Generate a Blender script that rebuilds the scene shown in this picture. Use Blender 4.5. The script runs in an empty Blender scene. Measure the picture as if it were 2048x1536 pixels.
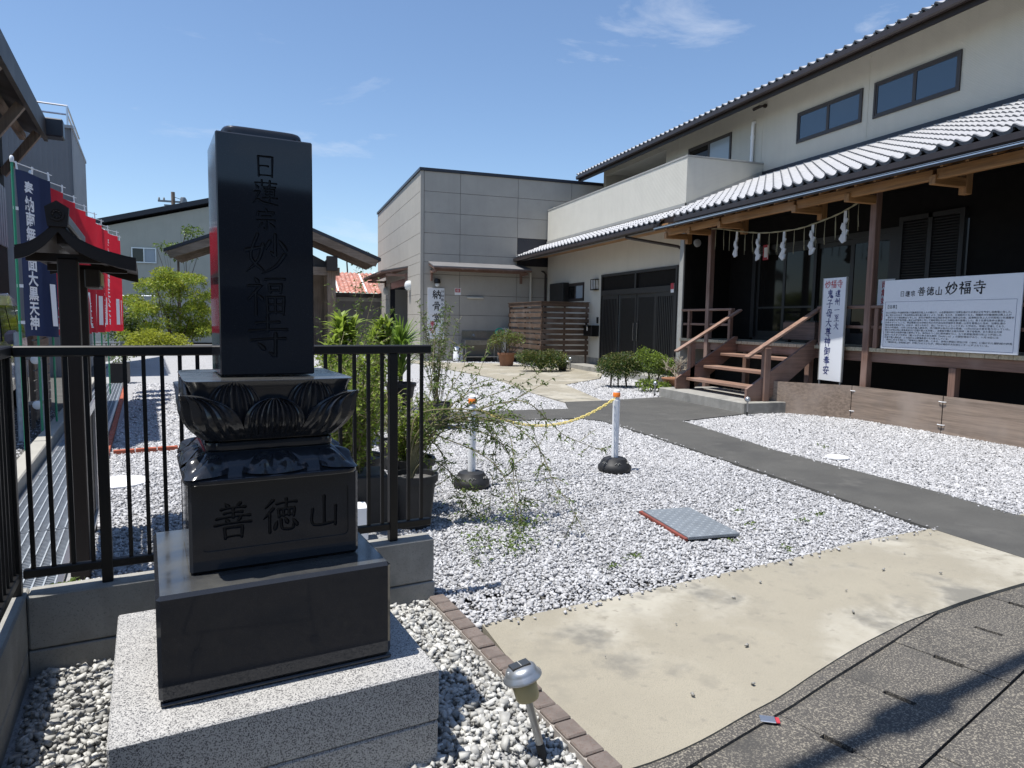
import bpy, bmesh, math, random
import numpy as np
from mathutils import Matrix, Vector

random.seed(7); RNG = np.random.default_rng(11)
S = bpy.context.scene
C = S.collection
R = math.radians

# ------------------------------------------------------------------ camera, sky, sun, exposure
cam_d = bpy.data.cameras.new('camera'); cam = bpy.data.objects.new('camera', cam_d); C.objects.link(cam)
cam_d.sensor_fit = 'HORIZONTAL'; cam_d.sensor_width = 36; cam_d.lens = 24.02; cam_d.clip_start = .05; cam_d.clip_end = 3000
CX = Vector((0.94630, -0.32289, 0.01629)); CD = Vector((-0.01432, -0.09220, -0.99564)); CF = Vector((0.32298, 0.94194, -0.09188))
m = Matrix.Identity(4)
for i in range(3):
    m[i][0] = CX[i]; m[i][1] = -CD[i]; m[i][2] = -CF[i]
m[2][3] = 1.55
cam.matrix_world = m
S.camera = cam

SUN_EL, SUN_AZ = 72.5, 182.5          # azimuth of the sun, counter-clockwise from +X
world = bpy.data.worlds.new('World'); S.world = world; world.use_nodes = True
nt = world.node_tree; nt.nodes.clear()
def nd(t, ty, **kw):
    n = t.nodes.new(ty)
    for k, v in kw.items(): setattr(n, k, v)
    return n
wo = nd(nt, 'ShaderNodeOutputWorld'); wb = nd(nt, 'ShaderNodeBackground'); wb.inputs[1].default_value = .122
sky = nd(nt, 'ShaderNodeTexSky'); sky.sky_type = 'NISHITA'; sky.sun_disc = False
sky.sun_elevation = R(SUN_EL); sky.sun_rotation = R(90 - SUN_AZ); sky.air_density = 1.0; sky.dust_density = .35; sky.ozone_density = 4.2
tc = nd(nt, 'ShaderNodeTexCoord'); mp = nd(nt, 'ShaderNodeMapping'); mp.inputs['Scale'].default_value = (1.6, 3.2, 7.5); mp.inputs['Rotation'].default_value = (0, R(10), R(-32))
nz = nd(nt, 'ShaderNodeTexNoise'); nz.inputs['Scale'].default_value = 1.7; nz.inputs['Detail'].default_value = 9; nz.inputs['Roughness'].default_value = .62; nz.inputs['Distortion'].default_value = .5
cr = nd(nt, 'ShaderNodeValToRGB'); cr.color_ramp.elements[0].position = .575; cr.color_ramp.elements[1].position = .86
cr.color_ramp.elements[0].color = (0, 0, 0, 1); cr.color_ramp.elements[1].color = (.62, .62, .62, 1)
mx = nd(nt, 'ShaderNodeMix'); mx.data_type = 'RGBA'; mx.inputs[7].default_value = (5.6, 5.9, 6.4, 1)
nt.links.new(tc.outputs['Generated'], mp.inputs['Vector']); nt.links.new(mp.outputs[0], nz.inputs['Vector'])
nt.links.new(nz.outputs['Fac'], cr.inputs[0]); nt.links.new(cr.outputs[0], mx.inputs[0])
nt.links.new(sky.outputs[0], mx.inputs[6]); nt.links.new(mx.outputs[2], wb.inputs[0]); nt.links.new(wb.outputs[0], wo.inputs[0])
sd = bpy.data.lights.new('sun', 'SUN'); sd.energy = 5.0; sd.angle = R(.53); sd.color = (1, .965, .91)
sun = bpy.data.objects.new('sun', sd); C.objects.link(sun)
sv = Vector((math.cos(R(SUN_EL)) * math.cos(R(SUN_AZ)), math.cos(R(SUN_EL)) * math.sin(R(SUN_AZ)), math.sin(R(SUN_EL))))
sun.rotation_euler = sv.to_track_quat('Z', 'Y').to_euler(); sun.location = (0, 0, 30)
S.view_settings.view_transform = 'Standard'; S.view_settings.look = 'None'; S.view_settings.gamma = 1; S.view_settings.use_curve_mapping = False
S.view_settings.exposure = .42
S.render.engine = 'CYCLES'
S.cycles.max_bounces = 6; S.cycles.diffuse_bounces = 3; S.cycles.glossy_bounces = 3; S.cycles.transmission_bounces = 4; S.cycles.transparent_max_bounces = 6
S.cycles.caustics_reflective = False; S.cycles.caustics_refractive = False

# ------------------------------------------------------------------ materials
MATS = {}
def mat(name, col, rough=.7, metal=0., spec=.5, noise=None, speck=None, bump=None, grain=None, coat=0., island=0., stain=None, trans=0., wave=None, dust=None, streak=0.):
    """procedural principled material.  noise=(scale, amount)  speck=(scale, col2, lo, hi)  grain=axis  stain=(scale, col, lo, hi)"""
    if name in MATS: return MATS[name]
    M = bpy.data.materials.new(name); M.use_nodes = True; t = M.node_tree; L = t.links.new
    b = t.nodes['Principled BSDF']; b.inputs['Roughness'].default_value = rough; b.inputs['Metallic'].default_value = metal
    b.inputs['Specular IOR Level'].default_value = spec
    if coat: b.inputs['Coat Weight'].default_value = coat; b.inputs['Coat Roughness'].default_value = .03
    b.inputs['Base Color'].default_value = (*col, 1)
    tc = nd(t, 'ShaderNodeTexCoord'); src = tc.outputs['Object']
    rgb = nd(t, 'ShaderNodeRGB'); rgb.outputs[0].default_value = (*col, 1); cur = rgb.outputs[0]
    def mix(fac, a, bcol, kind='MIX'):
        n = nd(t, 'ShaderNodeMix'); n.data_type = 'RGBA'; n.blend_type = kind
        if isinstance(fac, float): n.inputs[0].default_value = fac
        else: L(fac, n.inputs[0])
        L(a, n.inputs[6])
        if isinstance(bcol, tuple): n.inputs[7].default_value = (*bcol, 1)
        else: L(bcol, n.inputs[7])
        return n.outputs[2]
    def ramp(v, lo, hi):
        n = nd(t, 'ShaderNodeMapRange'); n.inputs[1].default_value = lo; n.inputs[2].default_value = hi; n.interpolation_type = 'SMOOTHSTEP'; L(v, n.inputs[0]); return n.outputs[0]
    def noi(scale, det=4, vec=None, rg=.55):
        n = nd(t, 'ShaderNodeTexNoise'); n.inputs['Scale'].default_value = scale; n.inputs['Detail'].default_value = det; n.inputs['Roughness'].default_value = rg
        L(vec or src, n.inputs['Vector']); return n.outputs['Fac']
    h = None
    if grain is not None:
        mpn = nd(t, 'ShaderNodeMapping'); sc = [26, 26, 26]; sc[grain] = 1.1; mpn.inputs['Scale'].default_value = sc; L(src, mpn.inputs['Vector'])
        g = noi(1.0, 6, mpn.outputs[0], .65); h = g
        cur = mix(ramp(g, .3, .7), cur, tuple(min(1, c * .52) for c in col))
        cur = mix(ramp(noi(1.3, 3), .45, .75), cur, tuple(c * .8 + .06 for c in col))
    if noise:
        f = ramp(noi(noise[0], 5), .28, .72)
        lo = tuple(c * (1 - noise[1]) for c in col); cur = mix(f, cur, lo)
    if speck:
        v = noi(speck[0], 2, None, .7); cur = mix(ramp(v, speck[2], speck[3]), cur, speck[1]); h = h or v
    if stain:
        for s_ in (stain if isinstance(stain, list) else [stain]):
            cur = mix(ramp(noi(s_[0], 6, None, .6), s_[2], s_[3]), cur, s_[1])
    if streak:   # rain streaks
        ms_ = nd(t, 'ShaderNodeMapping'); ms_.inputs['Scale'].default_value = (5.5, 5.5, .28); L(src, ms_.inputs['Vector'])
        fz_ = nd(t, 'ShaderNodeMath'); fz_.operation = 'MULTIPLY'; fz_.inputs[1].default_value = streak; L(ramp(noi(1.0, 5, ms_.outputs[0], .6), .46, .68), fz_.inputs[0])
        cur = mix(fz_.outputs[0], cur, tuple(c * .55 for c in col))
    if island:
        gi = nd(t, 'ShaderNodeNewGeometry')
        mr = nd(t, 'ShaderNodeMapRange'); mr.inputs[3].default_value = 1 - island; mr.inputs[4].default_value = 1 + island; L(gi.outputs['Random Per Island'], mr.inputs[0])
        cm = nd(t, 'ShaderNodeCombineColor'); [L(mr.outputs[0], cm.inputs[i]) for i in range(3)]
        cur = mix(1.0, cur, cm.outputs[0], 'MULTIPLY')
    if dust:   # settled dust on level faces
        ge = nd(t, 'ShaderNodeNewGeometry'); sx_ = nd(t, 'ShaderNodeSeparateXYZ'); L(ge.outputs['True Normal'], sx_.inputs[0])
        df = ramp(sx_.outputs[2], .93, .99); mu2 = nd(t, 'ShaderNodeMath'); mu2.operation = 'MULTIPLY'; L(df, mu2.inputs[0]); L(ramp(noi(7, 5), .15, .7), mu2.inputs[1])
        cur = mix(mu2.outputs[0], cur, dust); rr_ = nd(t, 'ShaderNodeMapRange'); rr_.inputs[3].default_value = rough; rr_.inputs[4].default_value = rough + .16; L(mu2.outputs[0], rr_.inputs[0]); L(rr_.outputs[0], b.inputs['Roughness'])
    if wave:   # fine relief lines: (axis, lines per metre, strength)
        sp = nd(t, 'ShaderNodeSeparateXYZ'); L(src, sp.inputs[0])
        mu = nd(t, 'ShaderNodeMath'); mu.operation = 'MULTIPLY'; mu.inputs[1].default_value = wave[1] * 2 * math.pi; L(sp.outputs[wave[0]], mu.inputs[0])
        sn = nd(t, 'ShaderNodeMath'); sn.operation = 'SINE'; L(mu.outputs[0], sn.inputs[0])
        n2 = noi(60, 3); ad = nd(t, 'ShaderNodeMath'); ad.operation = 'MULTIPLY_ADD'; L(n2, ad.inputs[0]); ad.inputs[1].default_value = .8; L(sn.outputs[0], ad.inputs[2])
        bp = nd(t, 'ShaderNodeBump'); bp.inputs['Strength'].default_value = wave[2]; bp.inputs['Distance'].default_value = .006; L(ad.outputs[0], bp.inputs['Height']); L(bp.outputs[0], b.inputs['Normal'])
    if bump:
        hh = noi(bump[0], 5, None, .65) if bump[0] else h
        bp = nd(t, 'ShaderNodeBump'); bp.inputs['Strength'].default_value = bump[1]; bp.inputs['Distance'].default_value = bump[2] if len(bump) > 2 else .004
        L(hh, bp.inputs['Height']); L(bp.outputs[0], b.inputs['Normal'])
    L(cur, b.inputs['Base Color'])
    if trans:
        tr = nd(t, 'ShaderNodeBsdfTranslucent'); L(cur, tr.inputs[0]); ms = nd(t, 'ShaderNodeMixShader'); ms.inputs[0].default_value = trans
        L(b.outputs[0], ms.inputs[1]); L(tr.outputs[0], ms.inputs[2]); L(ms.outputs[0], t.nodes['Material Output'].inputs[0])
    MATS[name] = M; return M

mat('granite', (.47, .46, .44), .55, noise=(9, .12), speck=(250, (.045, .045, .05), .49, .60), bump=(240, .25, .002), stain=(2.2, (.50, .44, .33), .62, .9))
mat('black_stone', (.021, .023, .028), .055, spec=.5, speck=(420, (.05, .054, .062), .60, .72), dust=(.075, .074, .068))
mat('lotus_stone', (.020, .0215, .026), .15, spec=.5, speck=(420, (.05, .054, .062), .60, .72), dust=(.05, .05, .047))
mat('carved_stone', (.008, .009, .012), .45, spec=.4)
mat('concrete', (.33, .32, .29), .85, streak=.35, noise=(5, .25), speck=(160, (.20, .195, .18), .55, .7), stain=[(2.4, (.15, .15, .14), .5, .8), (9, (.36, .36, .34), .55, .85)], bump=(90, .3, .004))
mat('concrete_pale', (.38, .365, .32), .85, noise=(4, .15), speck=(140, (.33, .32, .29), .55, .7), bump=(80, .25, .004))
mat('cream_concrete', (.315, .285, .220), .85, noise=(1.1, .16), speck=(260, (.19, .175, .14), .50, .66), stain=[(.9, (.37, .345, .285), .46, .62), (1.7, (.17, .16, .135), .545, .68), (5.5, (.235, .215, .17), .53, .72), (17, (.22, .20, .16), .58, .74)], bump=(220, .35, .003))
mat('asphalt', (.072, .070, .064), .9, noise=(3, .2), speck=(300, (.15, .147, .135), .55, .70), stain=[(1.1, (.052, .051, .048), .48, .72), (2.7, (.095, .092, .084), .55, .75)], bump=(260, .5, .004))
mat('pavers', (.075, .069, .062), .85, noise=(5, .25), speck=(125, (.25, .225, .18), .50, .64), stain=[(1.6, (.05, .048, .044), .5, .78), (6, (.11, .105, .07), .64, .82)], bump=(130, .6, .005))
mat('soil', (.13, .125, .12), .95, noise=(8, .3))
mat('gravel_sheet', (.42, .42, .425), .9, speck=(70, (.28, .28, .285), .46, .62), noise=(3, .1), bump=(60, 1.0, .02))
mat('gravel_white', (.46, .46, .47), .8, island=.30, noise=(60, .2), bump=(140, .3, .003))
mat('gravel_cream', (.46, .455, .43), .8, island=.38, noise=(60, .2), bump=(140, .3, .003))
mat('black_metal', (.006, .0056, .0055), .45, spec=.4, noise=(20, .2))
mat('brown_metal', (.022, .0135, .0095), .5, spec=.35, noise=(12, .2))
mat('brown_gutter', (.036, .026, .024), .42, noise=(6, .25))
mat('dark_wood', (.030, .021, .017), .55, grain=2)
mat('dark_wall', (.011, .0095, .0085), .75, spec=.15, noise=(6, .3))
mat('dark_door', (.021, .020, .019), .45, noise=(9, .2))
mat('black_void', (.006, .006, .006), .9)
for ax, nm in ((0, 'x'), (1, 'y'), (2, 'z')):
    mat('redwood_' + nm, (.235, .135, .098), .62, grain=ax, bump=(0, .15, .003))
    mat('treadwood_' + nm, (.31, .185, .130), .6, grain=ax, bump=(0, .2, .003))
    mat('beamwood_' + nm, (.40, .205, .075), .6, grain=ax, bump=(0, .12, .003))
    mat('greywood_' + nm, (.23, .170, .125), .8, grain=ax, bump=(0, .5, .004))
    mat('slatwood_' + nm, (.115, .070, .045), .7, grain=ax, bump=(0, .4, .004), island=.25)
mat('deckwood', (.50, .43, .30), .7, grain=0, bump=(0, .2, .003), island=.2)
mat('plywood', (.31, .235, .18), .75, grain=1, bump=(0, .15, .002), stain=[(1.5, (.20, .165, .14), .5, .8)])
mat('plaster', (.55, .525, .455), .8, streak=.07, noise=(2, .05), wave=(2, 34, .35))
mat('plaster_smooth', (.55, .525, .455), .8, streak=.07, noise=(2, .05), bump=(60, .1, .002))
mat('parapet_siding', (.55, .53, .465), .8, streak=.07, noise=(2, .05), wave=(2, 30, .3))
mat('trim_grey', (.33, .33, .31), .6, noise=(4, .15))
mat('columbarium_panel', (.395, .37, .325), .75, streak=.07, noise=(1.6, .10), speck=(60, (.36, .335, .295), .45, .7), stain=(5, (.35, .325, .285), .5, .85))
mat('roof_edge', (.016, .018, .028), .4)
mat('tile_silver', (.45, .45, .46), .42, metal=.0, spec=.6, noise=(7, .14), stain=[(18, (.30, .30, .30), .60, .8), (2.2, (.36, .355, .34), .55, .8)], bump=(60, .15, .003))
mat('tile_dark', (.20, .205, .215), .42, noise=(6, .2))
mat('metal_sheet', (.045, .045, .048), .55)
mat('aluminium', (.62, .63, .65), .3, metal=.9)
mat('steel', (.45, .46, .47), .28, metal=1.0, noise=(8, .2))
mat('grey_steel', (.23, .25, .27), .45, metal=.4, noise=(9, .2))
mat('galv', (.46, .50, .54), .45, metal=.25, noise=(15, .2), bump=(90, .1))
mat('white_paint', (.80, .80, .80), .45)
mat('sign_white', (.72, .735, .76), .4, spec=.4, noise=(2, .03))
mat('paper', (.78, .78, .77), .7, trans=.3)
mat('ink_black', (.010, .010, .012), .6); mat('ink_blue', (.018, .026, .14), .6); mat('ink_red', (.42, .035, .05), .6); mat('ink_white', (.82, .82, .84), .6); mat('ink_grey', (.10, .11, .125), .6)
mat('straw', (.30, .27, .17), .8)
mat('red_cloth', (.70, .022, .045), .8, trans=.35, noise=(5, .12)); mat('navy_cloth', (.016, .028, .085), .8, trans=.25, noise=(5, .12))
mat('green_pole', (.03, .28, .15), .4); mat('white_plastic', (.82, .83, .84), .35); mat('orange_plastic', (.85, .22, .03), .4); mat('yellow_plastic', (.80, .66, .22), .4)
mat('black_rubber', (.018, .018, .019), .55, noise=(18, .3)); mat('pot_dark', (.016, .016, .017), .55, noise=(10, .3)); mat('pot_clay', (.30, .14, .075), .8, noise=(10, .2))
mat('brick_brown', (.165, .135, .118), .85, noise=(14, .3), speck=(90, (.12, .085, .07), .5, .7), bump=(70, .5, .004), island=.2)
mat('brick_mortar', (.34, .31, .28), .9, noise=(30, .2))
mat('brick_red', (.42, .105, .055), .8, noise=(14, .3), bump=(70, .4, .003), island=.25)
mat('rust_paint', (.25, .06, .04), .7, noise=(20, .4)); mat('checker_plate', (.27, .30, .325), .42, metal=.35, noise=(6, .15))
mat('rust_roof', (.42, .17, .12), .7, noise=(3, .3), stain=(5, (.60, .42, .36), .5, .7)); mat('shutter_grey', (.17, .165, .165), .6, noise=(2, .15)); mat('beige_wall', (.47, .465, .39), .85, streak=.07, noise=(1.5, .06))
mat('ribbed_grey', (.20, .205, .215), .6, noise=(1, .1)); mat('ribbed_light', (.36, .375, .39), .55, noise=(1, .1)); mat('shed_sheet', (.30, .33, .36), .5, noise=(2, .15))
mat('lamp_head', (.40, .42, .44), .36, metal=.75, noise=(30, .1)); mat('lamp_glass', (.62, .52, .27), .35, trans=.25); mat('solar_cell', (.035, .035, .035), .2)
mat('rubber_tip', (.015, .015, .015), .6)
mat('white_glass', (.80, .82, .82), .25, trans=.3); mat('green_hose', (.02, .30, .20), .4)
mat('car_white', (.72, .72, .72), .18, coat=1.0); mat('car_glass', (.012, .014, .015), .05)
mat('window_frame', (.035, .027, .025), .45); mat('window_pane', (.032, .060, .098), .06, spec=.9); mat('pane_dark', (.012, .011, .010), .05, spec=.22); mat('curtain_pane', (.33, .38, .42), .15)
mat('bark', (.12, .085, .06), .85, grain=2); mat('twig', (.20, .175, .085), .75, noise=(20, .3)); mat('twig_pale', (.36, .32, .25), .8)
mat('leaf_mid', (.125, .185, .036), .5, island=.45, trans=.4); mat('leaf_light', (.23, .31, .042), .5, island=.4, trans=.45); mat('leaf_yellow', (.33, .36, .040), .5, island=.35, trans=.45)
mat('leaf_dark', (.055, .105, .022), .5, island=.45, trans=.35); mat('leaf_olive', (.13, .135, .034), .55, island=.4, trans=.35); mat('leaf_grass', (.17, .27, .04), .45, island=.35, trans=.4)
mat('leaf_dry', (.46, .24, .06), .7, island=.3); mat('moss', (.07, .12, .02), .9)
mat('tree_far', (.05, .085, .03), .7, island=.4); mat('house_wall', (.30, .29, .27), .9); mat('house_roof', (.07, .072, .08), .6)

# ------------------------------------------------------------------ builders
MY = R(9.3); TF = Matrix.Rotation(MY, 4, 'Z')            # frame of monument, fence and drain
def Fw(s, t, z=0.): return TF @ Vector((s, t, z))

class MB:
    def __init__(s): s.v = []; s.f = []; s.sm = []; s.mi = []; s.cur = 0
    def add(s, vs, fs, smooth=False):
        o = len(s.v); s.v.extend([tuple(p) for p in vs])
        for f in fs: s.f.append([i + o for i in f]); s.sm.append(smooth); s.mi.append(s.cur)
        return s
    def box(s, x0, x1, y0, y1, z0, z1, c=0.):
        if x0 > x1: x0, x1 = x1, x0
        if y0 > y1: y0, y1 = y1, y0
        if z0 > z1: z0, z1 = z1, z0
        if c <= 0:
            vs = [(x, y, z) for z in (z0, z1) for y in (y0, y1) for x in (x0, x1)]
            return s.add(vs, [(0, 2, 3, 1), (4, 5, 7, 6), (0, 1, 5, 4), (2, 6, 7, 3), (0, 4, 6, 2), (1, 3, 7, 5)])
        c = min(c, (x1 - x0) / 2.1, (y1 - y0) / 2.1, (z1 - z0) / 2.1)
        bm = bmesh.new(); bmesh.ops.create_cube(bm, size=1)
        for v in bm.verts: v.co = Vector(((x0 + x1) / 2 + v.co.x * (x1 - x0), (y0 + y1) / 2 + v.co.y * (y1 - y0), (z0 + z1) / 2 + v.co.z * (z1 - z0)))
        bmesh.ops.bevel(bm, geom=bm.edges[:], offset=c, segments=1, affect='EDGES', profile=.5)
        bm.verts.index_update(); s.add([v.co for v in bm.verts], [[v.index for v in f.verts] for f in bm.faces]); bm.free(); return s
    def beam(s, a, b, w, h, up=(0, 0, 1), c=0.):
        a = Vector(a); b = Vector(b); d = (b - a); L = d.length; d.normalize(); upv = Vector(up)
        if abs(d.dot(upv)) > .99: upv = Vector((1, 0, 0))
        sx = d.cross(upv).normalized(); uz = sx.cross(d).normalized()
        t = MB().box(-w / 2, w / 2, 0, L, -h / 2, h / 2, c)
        return s.add([a + sx * x + d * y + uz * z for x, y, z in t.v], t.f)
    def prism(s, poly, z0, z1):
        n = len(poly); s.add([(x, y, z0) for x, y in poly] + [(x, y, z1) for x, y in poly], [list(range(n))[::-1], list(range(n, 2 * n))] + [(i, (i + 1) % n, n + (i + 1) % n, n + i) for i in range(n)]); return s
    def extr(s, poly3, vec):
        n = len(poly3); vec = Vector(vec); p = [Vector(q) for q in poly3]
        return s.add(p + [q + vec for q in p], [list(range(n))[::-1], list(range(n, 2 * n))] + [(i, (i + 1) % n, n + (i + 1) % n, n + i) for i in range(n)])
    def tube(s, pts, r, n=6, cap=True, smooth=True):
        pts = [Vector(p) for p in pts]; N = len(pts); rr = r if hasattr(r, '__len__') else [r] * N
        vs = []; px = None
        for i, p in enumerate(pts):
            d = (pts[min(i + 1, N - 1)] - pts[max(i - 1, 0)]).normalized()
            if px is None: px = d.orthogonal().normalized()
            px = (px - d * px.dot(d)).normalized(); py = d.cross(px)
            for k in range(n):
                a = 2 * math.pi * k / n; vs.append(p + (px * math.cos(a) + py * math.sin(a)) * rr[i])
        fs = [(i * n + k, i * n + (k + 1) % n, (i + 1) * n + (k + 1) % n, (i + 1) * n + k) for i in range(N - 1) for k in range(n)]
        if cap: fs += [list(range(n))[::-1], list(range((N - 1) * n, N * n))]
        return s.add(vs, fs, smooth)
    def lathe(s, prof, o=(0, 0, 0), n=20, axis=None, smooth=True, cap=True):
        o = Vector(o); vs = []
        if axis is None: ez = Vector((0, 0, 1)); ex = Vector((1, 0, 0)); ey = Vector((0, 1, 0))
        else: ez = Vector(axis).normalized(); ex = ez.orthogonal().normalized(); ey = ez.cross(ex)
        for r, z in prof:
            for k in range(n):
                a = 2 * math.pi * k / n; vs.append(o + ex * (r * math.cos(a)) + ey * (r * math.sin(a)) + ez * z)
        N = len(prof); fs = [(i * n + k, i * n + (k + 1) % n, (i + 1) * n + (k + 1) % n, (i + 1) * n + k) for i in range(N - 1) for k in range(n)]
        if cap: fs += [list(range(n))[::-1], list(range((N - 1) * n, N * n))]
        return s.add(vs, fs, smooth)
    def grid(s, fn, nu, nv, smooth=True, closed_u=False):
        vs = [fn(i / (nu if closed_u else nu - 1), j / (nv - 1)) for j in range(nv) for i in range(nu)]
        fs = [(j * nu + i, j * nu + (i + 1) % nu, (j + 1) * nu + (i + 1) % nu, (j + 1) * nu + i) for j in range(nv - 1) for i in range(nu if closed_u else nu - 1)]
        return s.add(vs, fs, smooth)
    def mesh(s, name, T=None):
        me = bpy.data.meshes.new(name); vs = s.v if T is None else [T @ Vector(p) for p in s.v]
        me.from_pydata(vs, [], s.f); me.polygons.foreach_set('use_smooth', s.sm)
        if any(s.mi): me.polygons.foreach_set('material_index', s.mi)
        me.update()
        if any(s.sm): me.set_sharp_from_angle(angle=R(38))
        return me
def M_(m): return m if not isinstance(m, str) else MATS[m]
def tag(o, label=None, cat=None, group=None, kind=None):
    if label: o['label'] = label
    if cat: o['category'] = cat
    if group: o['group'] = group
    if kind: o['kind'] = kind
    return o
def wm(o):
    m = Matrix.LocRotScale(o.location, o.rotation_euler, o.scale)
    return wm(o.parent) @ m if o.parent else m
def thing(name, loc, rz=0., label=None, cat=None, group=None):
    o = bpy.data.objects.new(name, None); o.empty_display_size = .1; C.objects.link(o); o.location = loc; o.rotation_euler = (0, 0, rz)
    return tag(o, label, cat, group)
def part(name, mb, mt, parent, T=None, label=None, kind=None):
    """link one mesh object under a thing (vertices given in world coordinates, or in the frame T)"""
    X = wm(parent).inverted() if parent else Matrix.Identity(4)
    me = mb.mesh(name, X @ T if T is not None else X)
    for q in (mt if isinstance(mt, (list, tuple)) else [mt]): me.materials.append(M_(q))
    o = bpy.data.objects.new(name, me); C.objects.link(o)
    if parent: o.parent = parent
    return tag(o, label, kind=kind)
def solo(name, mb, mt, label=None, cat=None, group=None, kind=None, T=None):
    vs = [T @ Vector(p) for p in mb.v] if T is not None else [Vector(p) for p in mb.v]
    a = np.array(vs); lo = a.min(0); hi = a.max(0); o_ = Vector(((lo[0] + hi[0]) / 2, (lo[1] + hi[1]) / 2, lo[2]))
    me = mb.mesh(name, Matrix.Translation(-o_) @ (T if T is not None else Matrix.Identity(4)))
    for q in (mt if isinstance(mt, (list, tuple)) else [mt]): me.materials.append(M_(q))
    o = bpy.data.objects.new(name, me); C.objects.link(o); o.location = o_
    return tag(o, label, cat, group, kind)
def inst(name, me, parent, loc, rot=(0, 0, 0), scale=(1, 1, 1)):
    o = bpy.data.objects.new(name, me); C.objects.link(o); o.parent = parent; o.location = loc; o.rotation_euler = rot; o.scale = scale
    return o
def flat(name, poly, z, mt, kind='structure', sub=None):
    """ground sheet from a polygon"""
    mb = MB(); mb.add([(x, y, z) for x, y in poly], [list(range(len(poly)))]); return solo(name, mb, mt, kind=kind)
def slab(name, poly, z0, z1, mt):
    mb = MB(); a = sum(poly[i][0] * poly[(i + 1) % len(poly)][1] - poly[(i + 1) % len(poly)][0] * poly[i][1] for i in range(len(poly)))
    mb.prism(poly if a > 0 else poly[::-1], z0, z1); return solo(name, mb, mt, kind='structure')
def ipoly(pts, n=4):
    """smooth an open list of points"""
    out = []; P = [Vector(p) for p in pts]
    for i in range(len(P) - 1):
        p0 = P[max(i - 1, 0)]; p1 = P[i]; p2 = P[i + 1]; p3 = P[min(i + 2, len(P) - 1)]
        for k in range(n):
            t = k / n; out.append(.5 * ((2 * p1) + (p2 - p0) * t + (2 * p0 - 5 * p1 + 4 * p2 - p3) * t * t + (3 * p1 - p0 - 3 * p2 + p3) * t ** 3))
    out.append(P[-1]); return out

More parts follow.
